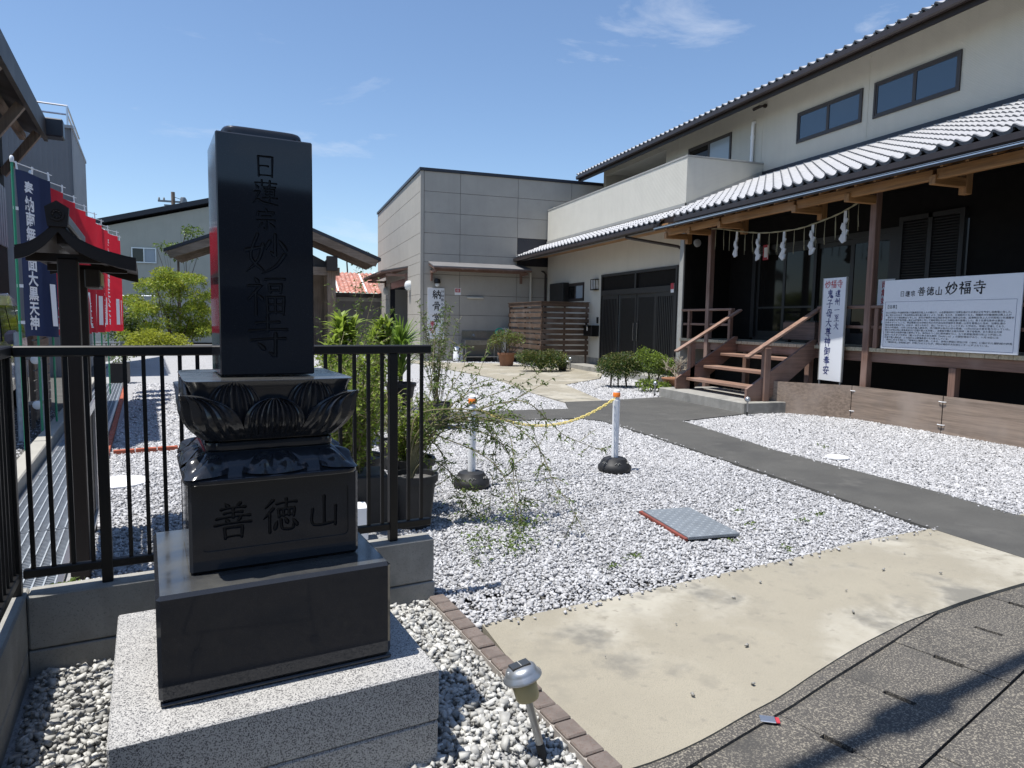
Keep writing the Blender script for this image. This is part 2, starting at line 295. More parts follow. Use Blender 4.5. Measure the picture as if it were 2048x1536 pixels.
# ------------------------------------------------------------------ brush lettering
H_, S_, P_, N_, D_, T_, Z_, G_, B_ = 'HSPNDTZGB'
SHI = [(D_, [(22, 94), (29, 83)]), (Z_, [(6, 74), (36, 76), (6, 42)]), (S_, [(23, 58), (23, 4)]), (D_, [(28, 52), (39, 42)])]
CHI = [(P_, [(32, 96), (10, 74)]), (P_, [(32, 72), (6, 44)]), (S_, [(22, 56), (22, 4)])]
SHN = [(D_, [(14, 78), (23, 66)]), (Z_, [(8, 52), (28, 54), (14, 28)]), (N_, [(4, 10), (20, 24), (40, 12), (96, 6)])]
def kuchi(x0, x1, y0, y1): return [(S_, [(x0, y1), (x0 + 2, y0)]), (Z_, [(x0, y1), (x1, y1 + 1), (x1 - 2, y0)]), (H_, [(x0 + 2, y0 + 3), (x1 - 2, y0 + 4)])]
GLY = {
 '日': kuchi(20, 78, 8, 90) + [(H_, [(24, 50), (60, 51)])],
 '蓮': [(H_, [(12, 85), (90, 87)]), (S_, [(36, 97), (36, 76)]), (S_, [(66, 97), (65, 76)]), (H_, [(42, 70), (86, 72)])] + kuchi(46, 82, 38, 63) + [(H_, [(48, 52), (80, 53)]), (H_, [(38, 29), (92, 31)]), (S_, [(63, 78), (63, 16)])] + SHN,
 '宗': [(D_, [(49, 98), (54, 85)]), (D_, [(18, 83), (15, 66)]), (Z_, [(18, 80), (86, 83), (76, 68)]), (H_, [(32, 63), (68, 65)]), (H_, [(12, 45), (88, 48)]), (G_, [(51, 46), (51, 4), (41, 12)]), (P_, [(34, 34), (18, 12)]), (D_, [(66, 35), (86, 16)])],
 '妙': [(B_, [(30, 95), (14, 42), (42, 10)]), (P_, [(42, 72), (32, 36), (4, 6)]), (T_, [(3, 56), (48, 68)]), (G_, [(70, 96), (70, 46), (60, 54)]), (P_, [(58, 80), (46, 58)]), (D_, [(80, 82), (95, 60)]), (P_, [(92, 50), (72, 22), (38, 2)])],
 '福': SHI + [(H_, [(46, 91), (92, 93)])] + kuchi(55, 84, 60, 78) + kuchi(49, 90, 6, 47) + [(H_, [(52, 28), (86, 29)]), (S_, [(69, 46), (69, 9)])],
 '寺': [(H_, [(24, 83), (76, 86)]), (S_, [(50, 98), (50, 66)]), (H_, [(8, 64), (94, 68)]), (H_, [(12, 42), (90, 46)]), (G_, [(68, 58), (67, 2), (54, 12)]), (D_, [(28, 34), (42, 20)])],
 '善': [(D_, [(32, 99), (40, 88)]), (P_, [(70, 99), (58, 88)]), (H_, [(20, 84), (82, 87)]), (H_, [(28, 72), (74, 74)]), (H_, [(8, 59), (94, 62)]), (S_, [(51, 86), (51, 60)]), (D_, [(32, 56), (39, 46)]), (P_, [(69, 57), (60, 46)]), (H_, [(4, 41), (96, 44)])] + kuchi(28, 74, 3, 32),
 '徳': CHI + [(H_, [(42, 84), (95, 87)]), (S_, [(68, 98), (67, 68)])] + kuchi(46, 90, 46, 68) + [(S_, [(60, 67), (60, 49)]), (S_, [(75, 67), (75, 49)]), (D_, [(42, 34), (36, 12)]), (B_, [(53, 38), (57, 12), (84, 10), (86, 24)]), (D_, [(64, 42), (71, 27)]), (D_, [(86, 36), (97, 18)])],
 '山': [(S_, [(50, 94), (50, 14)]), (B_, [(17, 58), (19, 12), (82, 14)]), (S_, [(83, 62), (82, 6)])],
 '納': [(B_, [(28, 97), (11, 76), (31, 74)]), (B_, [(38, 84), (8, 52), (41, 56)]), (D_, [(34, 64), (43, 50)]), (S_, [(26, 54), (26, 4)]), (P_, [(15, 40), (6, 16)]), (D_, [(35, 40), (44, 20)]), (S_, [(53, 78), (53, 4)]), (G_, [(53, 77), (91, 79), (90, 4), (80, 14)]), (P_, [(71, 98), (70, 60), (57, 34)]), (D_, [(71, 58), (86, 36)])],
 '骨': [(S_, [(33, 96), (33, 68)]), (Z_, [(33, 95), (68, 96), (68, 68)]), (H_, [(50, 82), (68, 82)]), (S_, [(50, 82), (50, 68)]), (D_, [(13, 67), (9, 52)]), (Z_, [(13, 64), (90, 67), (80, 52)]), (P_, [(33, 50), (32, 20), (22, 2)]), (G_, [(33, 49), (70, 50), (70, 3), (60, 11)]), (H_, [(34, 36), (69, 37)]), (H_, [(34, 22), (69, 23)])],
 '堂': [(S_, [(50, 98), (50, 80)]), (D_, [(28, 94), (36, 82)]), (P_, [(76, 96), (64, 82)]), (D_, [(12, 78), (8, 62)]), (Z_, [(12, 76), (92, 79), (82, 64)])] + kuchi(33, 68, 46, 64) + [(H_, [(22, 28), (80, 30)]), (S_, [(50, 45), (50, 6)]), (H_, [(6, 4), (96, 8)])],
 '鬼': [(P_, [(54, 99), (42, 85)])] + kuchi(25, 78, 52, 83) + [(H_, [(28, 68), (76, 69)]), (S_, [(52, 84), (52, 54)]), (P_, [(44, 50), (36, 24), (6, 4)]), (B_, [(60, 52), (58, 14), (92, 9), (94, 26)]), (B_, [(77, 42), (66, 20), (86, 23)]), (D_, [(80, 34), (90, 18)])],
 '子': [(Z_, [(22, 87), (78, 90), (52, 66)]), (G_, [(52, 66), (56, 36), (50, 3), (37, 13)]), (H_, [(6, 45), (95, 49)])],
 '母': [(B_, [(34, 90), (22, 22), (78, 25)]), (G_, [(34, 88), (82, 90), (71, 2), (60, 10)]), (H_, [(3, 50), (98, 53)]), (D_, [(50, 76), (59, 63)]), (D_, [(45, 42), (54, 29)])],
 '大': [(H_, [(8, 61), (93, 66)]), (P_, [(52, 97), (47, 50), (6, 4)]), (N_, [(51, 58), (68, 26), (97, 4)])],
 '尊': [(D_, [(32, 99), (39, 89)]), (P_, [(70, 99), (60, 89)]), (H_, [(12, 84), (90, 87)])] + kuchi(25, 75, 46, 76) + [(P_, [(44, 85), (42, 66), (34, 58)]), (B_, [(57, 85), (57, 63), (70, 62)]), (H_, [(28, 55), (73, 56)]), (H_, [(5, 33), (96, 37)]), (G_, [(66, 45), (65, 1), (53, 11)]), (D_, [(32, 25), (43, 12)])],
 '神': SHI + kuchi(50, 89, 36, 77) + [(H_, [(52, 57), (87, 58)]), (S_, [(70, 98), (70, 0)])],
 '御': [(t, [(x * .72, y) for x, y in p]) for t, p in CHI] + [(P_, [(38, 95), (30, 78)]), (H_, [(35, 81), (59, 83)]), (H_, [(28, 61), (64, 64)]), (S_, [(47, 80), (47, 22)]), (H_, [(48, 44), (61, 45)]), (S_, [(35, 48), (35, 20)]), (T_, [(28, 14), (64, 27)]), (Z_, [(72, 82), (94, 84), (91, 34)]), (S_, [(72, 82), (72, 0)])],
 '奉': [(H_, [(20, 87), (80, 90)]), (H_, [(26, 75), (75, 77)]), (H_, [(8, 61), (94, 65)]), (P_, [(50, 99), (44, 64), (5, 32)]), (N_, [(55, 64), (72, 46), (97, 30)]), (H_, [(34, 41), (67, 43)]), (H_, [(26, 25), (75, 27)]), (S_, [(50, 55), (50, -2)])],
 '安': [(D_, [(49, 99), (54, 87)]), (D_, [(16, 84), (12, 68)]), (Z_, [(16, 82), (88, 85), (78, 69)]), (B_, [(44, 75), (27, 34), (78, 4)]), (P_, [(70, 57), (54, 24), (12, 2)]), (H_, [(5, 45), (96, 50)])],
 '遠': [(H_, [(44, 90), (86, 92)]), (S_, [(65, 98), (64, 79)]), (H_, [(38, 78), (92, 80)])] + kuchi(48, 80, 57, 70) + [(P_, [(62, 56), (38, 30)]), (G_, [(60, 47), (60, 20), (52, 27)]), (P_, [(80, 54), (68, 42)]), (N_, [(62, 46), (92, 22)])] + SHN,
 '州': [(D_, [(12, 68), (8, 48)]), (P_, [(27, 93), (26, 42), (12, 4)]), (D_, [(40, 66), (45, 50)]), (S_, [(53, 89), (53, 12)]), (D_, [(68, 68), (73, 52)]), (S_, [(86, 96), (86, 0)])],
 '一': [(H_, [(6, 46), (95, 52)])],
 '至': [(H_, [(10, 88), (90, 91)]), (B_, [(47, 86), (24, 62), (72, 66)]), (D_, [(66, 76), (80, 58)]), (H_, [(20, 37), (80, 40)]), (S_, [(50, 61), (50, 12)]), (H_, [(5, 6), (96, 10)])],
}
WID = {H_: [.95, .55, .60, 1.05], S_: [1.1, .8, .8, .95], P_: [1.15, .95, .7, .12], N_: [.35, .8, 1.45, .2], D_: [.3, 1.0, 1.3, .75], T_: [1.25, .8, .12], Z_: [.85, .75, 1.05, .8, .7], G_: [1.1, .85, .9, 1.0, .2], B_: [1.0, .8, .8, .8, .9, .3]}
def stroke_strip(ty, pts, w):
    P = [Vector((x, y)) for x, y in pts]
    if ty in (Z_, G_):
        Q = []
        for i in range(len(P) - 1):
            for k in range(5): Q.append(P[i].lerp(P[i + 1], k / 5))
        Q.append(P[-1])
    else:
        Q = [Vector(q[:2]) for q in ipoly([(p.x, p.y, 0) for p in P], 8 if len(P) == 2 else 6)]
        if ty == H_:
            for i, q in enumerate(Q): q.y += 1.6 * math.sin(math.pi * i / (len(Q) - 1))
    ws = WID[ty]; L = []; Rr = []; n = len(Q)
    d0 = (Q[1] - Q[0]).normalized(); d1 = (Q[-1] - Q[-2]).normalized()
    Q = [Q[0] - d0 * w * .28] + Q + [Q[-1] + d1 * w * (.1 if ty in (P_, N_, T_) else .28)]; n = len(Q)
    for i, q in enumerate(Q):
        a = Q[max(i - 1, 0)]; b = Q[min(i + 1, n - 1)]; d = (b - a).normalized(); nn = Vector((-d.y, d.x))
        f = i / (n - 1) * (len(ws) - 1); k = min(int(f), len(ws) - 2); ww = (ws[k] + (ws[k + 1] - ws[k]) * (f - k)) * w
        if i in (0, n - 1): ww *= .45
        L.append(q + nn * ww / 2); Rr.append(q - nn * ww / 2)
    return L, Rr
def write(mb, text, o, ex, ey, size, w=10., lift=.0015, step=1.06, vertical=True, gap=None):
    """flat brush lettering; o = lower left corner of the first character"""
    o = Vector(o); ex = Vector(ex).normalized(); ey = Vector(ey).normalized(); en = ex.cross(ey); k = 0
    for ci, ch in enumerate(text):
        oo = o - ey * (size * step * ci) if vertical else o + ex * (size * step * ci)
        for ty, pts in GLY[ch]:
            L, Rr = stroke_strip(ty, pts, w); z = lift + .00004 * (k % 40); k += 1
            vs = [oo + ex * (p.x / 100 * size) + ey * (p.y / 100 * size) + en * z for p in L + Rr]; n = len(L)
            mb.add(vs, [(i, n + i, n + i + 1, i + 1) for i in range(n - 1)])
def carve(text, o, ex, ey, size, w, depth, vertical=True, step=1.06):
    """closed wedge cutters for carved lettering"""
    mb = MB(); o = Vector(o); ex = Vector(ex).normalized(); ey = Vector(ey).normalized(); en = ex.cross(ey); k = 0
    for ci, ch in enumerate(text):
        oo = o - ey * (size * step * ci) if vertical else o + ex * (size * step * ci)
        for ty, pts in GLY[ch]:
            L, Rr = stroke_strip(ty, pts, w); n = len(L); dd = depth * (1 + .013 * (k % 9)); k += 1
            def P(p, z): return oo + ex * (p.x / 100 * size) + ey * (p.y / 100 * size) + en * z
            top = [(P(a, .004), P(b, .004)) for a, b in zip(L, Rr)]
            bot = [(P(a.lerp(b, .34), -dd), P(b.lerp(a, .34), -dd)) for a, b in zip(L, Rr)]
            vs = [p for q in top for p in q] + [p for q in bot for p in q]; B = 2 * n; fs = []
            for i in range(n - 1):
                a, b, c, d = 2 * i, 2 * i + 1, 2 * i + 3, 2 * i + 2
                fs += [(a, b, c, d), (B + a, B + d, B + c, B + b), (a, d, B + d, B + a), (b, B + b, B + c, c)]
            fs += [(0, B, B + 1, 1), (2 * n - 2, 2 * n - 1, B + 2 * n - 1, B + 2 * n - 2)]
            mb.add(vs, fs)
    return mb
_tx = {}
def text_geo(s, bold=0.):
    if (s, bold) in _tx: return _tx[(s, bold)]
    c = bpy.data.curves.new('t', 'FONT'); c.body = s; c.resolution_u = 2; c.offset = bold
    o = bpy.data.objects.new('t', c); C.objects.link(o); bpy.context.view_layer.update()
    me = bpy.data.meshes.new_from_object(o.evaluated_get(bpy.context.evaluated_depsgraph_get()))
    g = ([(v.co.x, v.co.y) for v in me.vertices], [tuple(p.vertices) for p in me.polygons], o.dimensions.x)
    bpy.data.objects.remove(o); bpy.data.curves.remove(c); bpy.data.meshes.remove(me); _tx[(s, bold)] = g; return g
def typeset(mb, s, o, ex, ey, size, lift=.0015, bold=0., vertical=False, width=None, step=1.05):
    o = Vector(o); ex = Vector(ex).normalized(); ey = Vector(ey).normalized(); en = ex.cross(ey)
    if vertical:
        for i, ch in enumerate(s): typeset(mb, ch, o - ey * size * step * i, ex, ey, size, lift, bold)
        return
    v, f, wd = text_geo(s, bold); kx = size if width is None else width / max(wd, 1e-3)
    mb.add([o + ex * (x * kx) + ey * (y * size) + en * lift for x, y in v], f)

# ================================================================== GROUND
flat('ground', [(-120, -60), (140, -60), (140, 160), (-120, 160)], -.14, 'soil')
flat('yard_ground', [tuple(Matrix.Rotation(R(19.3), 4, 'Z') @ Vector(p))[:2] for p in ((-8, 1.40, 0), (4.3, 1.40, 0))] + [(14, 3.2), (14, 38), (-9, 38), (-14, 3)], -.06, 'soil')
flat('gravel_ground', [(-1.6, 3.2), (.8, 3.62), (4.8, 3.6), (11, 3.9), (11, 27), (5, 36), (-9, 36), (-7, 22), (-4, 13)], -.012, 'gravel_sheet')
flat('front_asphalt', [tuple(Fw(-3, -1)[:2]), tuple(Fw(1.2, -1)[:2]), tuple(Fw(1.2, 1.66)[:2]), tuple(Fw(-3, 1.66)[:2])], -.014, 'asphalt')  # dark asphalt before the gravel bed, unseen but mirrored in the black stone
flat('gravel_bed', [tuple(Fw(-.75, 1.6)[:2]), tuple(Fw(1.33, 1.6)[:2]), tuple(Fw(1.42, 3.5)[:2]), tuple(Fw(-.75, 3.5)[:2])], -.018, 'gravel_sheet')
asph = [(4.76, 2.55), (5.86, 2.75), (5.78, 3.9), (5.85, 4.6), (5.80, 6.85), (6.06, 9.30), (7.63, 9.80), (7.60, 12.45), (6.05, 12.10), (5.22, 12.04), (4.86, 11.07), (.6, 11.1), (.6, 9.97), (4.55, 9.92), (4.80, 9.6), (4.82, 8.2), (4.80, 6.9), (4.78, 5.5), (4.73, 3.8), (4.74, 3.1)]
slab('asphalt_path', asph, -.05, .016, 'asphalt')
AE = [(1.01, 1.965), (1.216, 1.982), (1.458, 2.037), (1.742, 2.131), (1.948, 2.195), (2.256, 2.315), (2.628, 2.45), (2.977, 2.557), (3.136, 2.601), (3.386, 2.649), (3.706, 2.713), (4.276, 2.799), (4.742, 2.85)]
apr = [tuple(p[:2]) for p in ipoly([(*p, 0) for p in AE], 4)] + [ (4.735, 3.1), (4.725, 3.80), (3.9, 3.71), (3.27, 3.57), (2.02, 3.36), (.96, 3.20)]
slab('concrete_apron', apr, -.05, .015, 'cream_concrete')
slab('concrete_apron', [(5.88, 2.75), (9, 3.3), (9, 3.75), (5.80, 3.88)], -.05, .020, 'cream_concrete')
slab('cream_path', [(5.22, 12.06), (6.05, 12.12), (6.67, 15.43), (8.44, 17.05), (9.25, 18.6), (9.25, 21.1), (8.3, 21.2), (8.1, 23.3), (6.9, 23.8), (5.45, 24.3), (5.0, 25.4), (3.4, 26.6), (3.0, 25.4), (4.6, 24.0), (5.48, 17.8), (5.18, 13.9)], -.05, .014, 'cream_concrete')
slab('entrance_step', [(9.25, 15.5), (10.1, 15.5), (10.1, 21.28), (9.25, 21.28)], -.05, .15, 'concrete')
# asphalt yard left of the drain
slab('parking_ground', [tuple(Fw(s, t)[:2]) for s, t in ((-14, -2), (-1.02, -2), (-1.02, 40), (-14, 40))], -.05, -.004, 'asphalt')
# the sidewalk: slabs on a bed, seen nearest bottom right
sw = bpy.data.objects.new('sidewalk', None)
WA = R(19.3); TW = Matrix.Rotation(WA, 4, 'Z')
bed = MB(); bed.box(-6, 4.2, -6, 1.39, -.12, -.10)
sw = solo('sidewalk', bed, 'soil', kind='structure', T=TW)
def slabs():
    rows = [(.895, 1.378, .521, 2.478), (.40, .885, .60, 2.1), (-.1, .39, .60, 1.8), (-.6, -.11, .60, 2.0)]
    for ri, (c0, c1, ln, off) in enumerate(rows):
        for k in range(-5, 6):
            a0 = off + k * (ln + .006); a1 = a0 + ln; g = .006
            mb = MB(); zt = -.004 + random.uniform(-.003, .002)
            if ri == 0:   # drain covers with a hand slot half cut in each end
                h = .055; q = (c1 - c0)
                poly = [(a0, c0), (a1, c0), (a1, c0 + q * .37), (a1 - .015, c0 + q * .37), (a1 - .015, c0 + q * .63), (a1, c0 + q * .63), (a1, c1), (a0, c1), (a0, c0 + q * .63), (a0 + .015, c0 + q * .63), (a0 + .015, c0 + q * .37), (a0, c0 + q * .37)]
                mb.prism(poly, -.08, zt)
            else: mb.box(a0, a1, c0, c1, -.08, zt, .004)
            part('paving_slab', mb, 'pavers', sw, TW)
slabs()
# edge strip between apron and slabs (follows the apron), road beyond the slabs
strip = [tuple(p[:2]) for p in ipoly([(*p, 0) for p in AE[:10]], 4)]
slab('kerb_strip', strip + [(3.25, 2.60), (2.865, 2.462), (2.312, 2.268), (1.966, 2.139), (1.404, 1.953), (1.156, 1.872), (.98, 1.81), (.95, 1.95)], -.05, .008, 'pavers')
flat('road', [tuple((TW @ Vector(p))[:2]) for p in ((-40, -9, 0), (40, -9, 0), (40, -.62, 0), (-40, -.62, 0))], -.02, 'asphalt')
# ---- gravel: real stones
def stones(name, pts, size, mt):
    """one mesh of angular stones at pts (N,3), size (N,); low ones (four faces) beyond 7.5 m"""
    d = np.hypot(pts[:, 0], pts[:, 1]); VV = []; FF = []; off = 0
    box8 = np.array([(x, y, z) for z in (-1, 1) for y in (-1, 1) for x in (-1, 1)], float)
    fbox = np.array([(0, 2, 3, 1), (4, 5, 7, 6), (0, 1, 5, 4), (2, 6, 7, 3), (0, 4, 6, 2), (1, 3, 7, 5)])
    wed = np.array([(-1, -1, -.7), (1, -1, -.7), (1, 1, -.7), (-1, 1, -.7), (-.45, -.2, .8), (.5, .25, .9)], float)
    fw = np.array([(0, 1, 5, 4), (1, 2, 5, 5), (2, 3, 4, 5), (3, 0, 4, 4)])
    def rot(v, ang, i, j):
        c, s = np.cos(ang)[:, None], np.sin(ang)[:, None]; x = v[:, :, i].copy(); y = v[:, :, j].copy(); v[:, :, i] = c * x - s * y; v[:, :, j] = s * x + c * y
    tri = []; LS = []
    for base, fc, k in ((box8, fbox, d < 7.5), (wed, fw, d >= 7.5)):
        P = pts[k]; n = len(P)
        if not n: continue
        nv = len(base); v = base[None] * (1 + RNG.uniform(-.55, .25, (n, nv, 3)))
        v *= (RNG.uniform(.5, 1.15, (n, 1, 3)) * np.array([1, .8, .6])) * (size[k][:, None, None] * .5)
        rot(v, RNG.normal(0, .38, n), 1, 2); rot(v, RNG.normal(0, .38, n), 0, 2); rot(v, RNG.uniform(0, 2 * np.pi, n), 0, 1)
        v += P[:, None, :]; VV.append(v.reshape(-1, 3))
        for f in fc:
            f = list(dict.fromkeys(f)); LS.append((np.arange(n)[:, None] * nv + np.array(f)[None] + off))
        off += n * nv
    V = np.concatenate(VV); me = bpy.data.meshes.new(name); me.vertices.add(len(V)); me.vertices.foreach_set('co', V.astype(np.float32).ravel())
    li = np.concatenate([a.ravel() for a in LS]); st = []; o_ = 0
    for a in LS: st.append(o_ + np.arange(len(a)) * a.shape[1]); o_ += a.size
    st = np.concatenate(st); me.loops.add(len(li)); me.loops.foreach_set('vertex_index', li.astype(np.int32)); me.polygons.add(len(st)); me.polygons.foreach_set('loop_start', st.astype(np.int32)); me.update(calc_edges=True)
    me.materials.append(MATS[mt]); o = bpy.data.objects.new(name, me); C.objects.link(o); o['kind'] = 'stuff'; return o
def inside(P, poly):
    x, y = P[:, 0], P[:, 1]; r = np.zeros(len(P), bool); n = len(poly)
    for i in range(n):
        x0, y0 = poly[i]; x1, y1 = poly[(i + 1) % n]
        c = ((y0 > y) != (y1 > y)) & (x < (x1 - x0) * (y - y0) / ((y1 - y0) if y1 != y0 else 1e-9) + x0); r ^= c
    return r
def scatter(poly, dens, holes=(), z=-.004, size=.028):
    p = np.array(poly); lo = p.min(0); hi = p.max(0); n = int(np.prod(hi - lo) * dens)
    P = RNG.uniform(lo, hi, (n, 2)); k = inside(P, poly)
    for h in holes: k &= ~inside(P, h)
    P = P[k]; d = np.hypot(P[:, 0], P[:, 1])
    return np.c_[P, z + RNG.uniform(-.006, .009, len(P))], size * RNG.lognormal(0, .28, len(P))
Fp = lambda L: [tuple(Fw(s, t)[:2]) for s, t in L]
cover = [(2.73, 4.06), (3.20, 4.06), (3.24, 4.80), (2.77, 4.86)]
def multi(name, jobs, mt):
    A = [scatter(*j[:2], **j[2]) for j in jobs]; return stones(name, np.concatenate([a[0] for a in A]), np.concatenate([a[1] for a in A]), mt)
circ = lambda x, y, r: [(x + r * math.cos(a), y + r * math.sin(a)) for a in np.linspace(0, 2 * math.pi, 14)[:-1]]
hl = [asph, apr, cover, circ(1.690, 6.05, .165), circ(3.312, 6.31, .165), circ(6.21, 6.26, .125)]
wallin = Fp([(-.45, 3.62), (1.40, 3.62), (1.40, 3.4), (-.45, 3.4)])
multi('gravel', [
    ([(.80, 3.15), (4.72, 3.75), (4.74, 6.3), (.75, 6.3)], 4000, dict(holes=hl + [wallin], size=.0205)),
    ([(.6, 6.3), (4.84, 6.3), (4.9, 9.98), (.6, 9.98)], 2900, dict(holes=hl, size=.0225)),
    ([(5.78, 3.86), (9.1, 3.8), (9.25, 6.6), (5.76, 6.6)], 3000, dict(holes=hl, size=.0225)),
    ([(5.74, 6.6), (9.25, 6.6), (9.22, 8.8), (8.4, 10.1), (7.6, 9.8), (6.0, 9.35)], 2600, dict(holes=hl, size=.0235)),
    ([(.6, 11.05), (4.9, 11.05), (5.25, 13.9), (5.5, 17.8), (1.5, 17.8)], 900, dict(holes=hl, size=.034)),
    ([(5.9, 12.1), (7.6, 12.4), (9.25, 12.6), (9.25, 18.4), (8.4, 17), (6.65, 15.4)], 900, dict(holes=hl, size=.034)),
    (Fp([(-.40, 3.60), (.9, 3.60), (.9, 9.5), (-.40, 9.5)]), 2500, dict(size=.0235, holes=[Fp(circ(-.25, 7.15, .24))])),
    (Fp([(-.40, 9.5), (2.2, 9.5), (3.2, 17.5), (-.2, 17.5)]), 800, dict(holes=[asph], size=.036)),
    (Fp([(-2.2, 5.0), (-1.15, 5.0), (-1.15, 13), (-2.2, 13)]), 400, dict(size=.03)),
    ([(5.2, 24.4), (9.3, 21.3), (10, 24), (5.2, 25.4)], 200, dict(size=.05)),
], 'gravel_white')
bedp = Fp([(-.45, 1.66), (1.30, 1.66), (1.36, 3.44), (-.45, 3.44)]); bh_ = [Fp([(-.12, 2.13), (.86, 2.13), (.86, 3.1), (-.12, 3.1)])]
def edge_spill(line, n, sp, z):
    P = []
    for _ in range(n):
        i = random.randrange(len(line) - 1); a, b = Vector((*line[i], 0)), Vector((*line[i + 1], 0)); d = (b - a).normalized(); p = a.lerp(b, random.random()) + Vector((-d.y, d.x, 0)) * abs(random.gauss(0, sp)); P.append((p.x, p.y, z))
    return np.array(P)
sp_ = np.concatenate([edge_spill([(.96, 3.20), (2.02, 3.36), (3.27, 3.57), (4.72, 3.80)][::-1], 110, .035, .026), edge_spill([(4.73, 3.8), (4.78, 5.5), (4.80, 6.9), (4.82, 8.2), (4.80, 9.6)][::-1], 70, .04, .020), edge_spill([(5.80, 3.9), (5.85, 4.6), (5.80, 6.85), (6.06, 9.30)], 60, .04, .020), edge_spill([(.6, 9.97), (4.55, 9.92)], 30, .05, .020)])
stones('spilled_gravel', sp_, RNG.uniform(.012, .026, len(sp_)), 'gravel_white')
multi('gravel', [(bedp, 2600, dict(size=.0265, z=-.010, holes=bh_)), (bedp, 1700, dict(size=.0255, z=.004, holes=bh_))], 'gravel_cream')
# heap of gravel far left
hp = MB()
def heap(u, v):
    a = u * 2 * math.pi; r = v * 2.6; return Vector((-2.9 + r * math.cos(a), 24.5 + .8 * r * math.sin(a), -.02 + .34 * (1 - v) ** .8 * (1 + .2 * math.sin(5 * a))))
hp.grid(heap, 36, 10, closed_u=True); solo('gravel_heap', hp, 'gravel_sheet', kind='structure')

# brick edging beside the gravel bed (each brick its own mesh)
eb = thing('brick_edging', (.95, 2.7, -.02)); eb['kind'] = 'structure'
def course(root, pts, ln, w, zt, m1, nm='brick', gap=.010, h=.075):
    P = [Vector((*p, 0)) for p in pts]; acc = 0
    for i in range(len(P) - 1):
        d = P[i + 1] - P[i]; L = d.length; d.normalize(); k = int(L / (ln + gap)); a = math.atan2(d.y, d.x)
        for j in range(k):
            c = P[i] + d * ((j + .5) * (ln + gap)); mb = MB().box(-ln / 2, ln / 2, -w / 2, w / 2, zt - h, zt + random.uniform(-.004, .003), .006)
            part(nm, mb, m1, root, Matrix.Translation(c) @ Matrix.Rotation(a + random.uniform(-.02, .02), 4, 'Z'))
mo = MB(); mo.beam((.805, 3.58, -.02), (1.075, 1.83, -.02), .092, .09); part('mortar', mo, 'brick_mortar', eb)
course(eb, [(.805, 3.58), (1.075, 1.83)], .10, .086, .040, 'brick_brown')
# drain grating, its frame and the concrete kerb behind, red brick row
dr = thing('drain_grating', Fw(-.70, 8, 0), MY, 'steel drain grating running beside the red brick row behind the black fence', 'drain cover')
for k in range(7):
    t0 = 3.75 + k * 2.0; mb = MB()
    for s in np.linspace(-.93, -.50, 9): mb.box(s - .004, s + .004, t0 + .02, t0 + 1.98, -.03, .012)
    for q in range(66 if k < 3 else 33):
        tt = t0 + .03 + q * (1.94 / (65 if k < 3 else 32)); mb.box(-.935, -.495, tt - .003, tt + .003, -.022, .006)
    part('grate', mb, 'galv', dr, TF)
fr = MB(); fr.box(-.96, -.937, 3.7, 17.8, -.05, .016); fr.box(-.493, -.462, 3.7, 17.8, -.05, .016); part('frame', fr, 'aluminium', dr, TF)
fb = MB(); fb.box(-.937, -.493, 3.7, 17.8, -.30, -.28); part('channel', fb, 'soil', dr, TF)
solo('kerb', MB().box(-1.14, -.985, 3.6, 18, -.05, .135, .012), 'concrete_pale', kind='structure', T=TF)
rb = thing('red_brick_row', Fw(-.40, 9, -.02), MY); rb['kind'] = 'structure'
course(rb, [tuple(Fw(-.415, 5.5)[:2]), tuple(Fw(-.415, 17.6)[:2])], .21, .055, .045, 'brick_red')
course(rb, [tuple(Fw(-.36, 8.73)[:2]), tuple(Fw(.62, 8.73)[:2])], .21, .055, .045, 'brick_red')
# manholes and the chequer plate
for c, r, lb in (((-.25, 7.15), .245, 'white round plastic manhole lid in the gravel behind the black fence'),):
    p = Fw(*c); solo('manhole_lid', MB().lathe([(r, 0), (r, .016), (r - .012, .022), (.001, .023)], (p.x, p.y, .004), 28), 'white_paint', lb, 'manhole cover')
solo('manhole_lid', MB().lathe([(.13, 0), (.13, .016), (.12, .022), (.001, .023)], (6.21, 6.26, .006), 24), 'white_paint', 'small white round manhole lid in the gravel beside the asphalt path', 'manhole cover')
cp = thing('chequer_plate', (2.98, 4.45, 0), R(-3), 'grey steel chequer plate cover with red frame lying in the gravel', 'manhole cover')
TP = Matrix.Translation((2.98, 4.45, 0)) @ Matrix.Rotation(R(-3), 4, 'Z')
mb = MB().box(-.20, .225, -.36, .355, .006, .030, .003); part('plate', mb, 'checker_plate', cp, TP)
mb = MB()
for i in range(17):
    for j in range(10):
        x = -.185 + j * .043; y = -.345 + i * .043; a = R(45) if (i + j) % 2 else R(-45); c, s = math.cos(a) * .015, math.sin(a) * .015; n_ = (-s * .25, c * .25)
        mb.add([(x - c, y - s, .0302), (x - n_[0], y - n_[1], .0302), (x + c, y + s, .0302), (x + n_[0], y + n_[1], .0302), (x, y, .0325)], [(0, 1, 4), (1, 2, 4), (2, 3, 4), (3, 0, 4)])
part('tread_pattern', mb, 'checker_plate', cp, TP, kind='stuff')
mb = MB().box(-.228, -.204, -.36, .37, .0, .020); mb.box(-.204, .235, .36, .378, 0, .018); part('frame', mb, 'rust_paint', cp, TP)

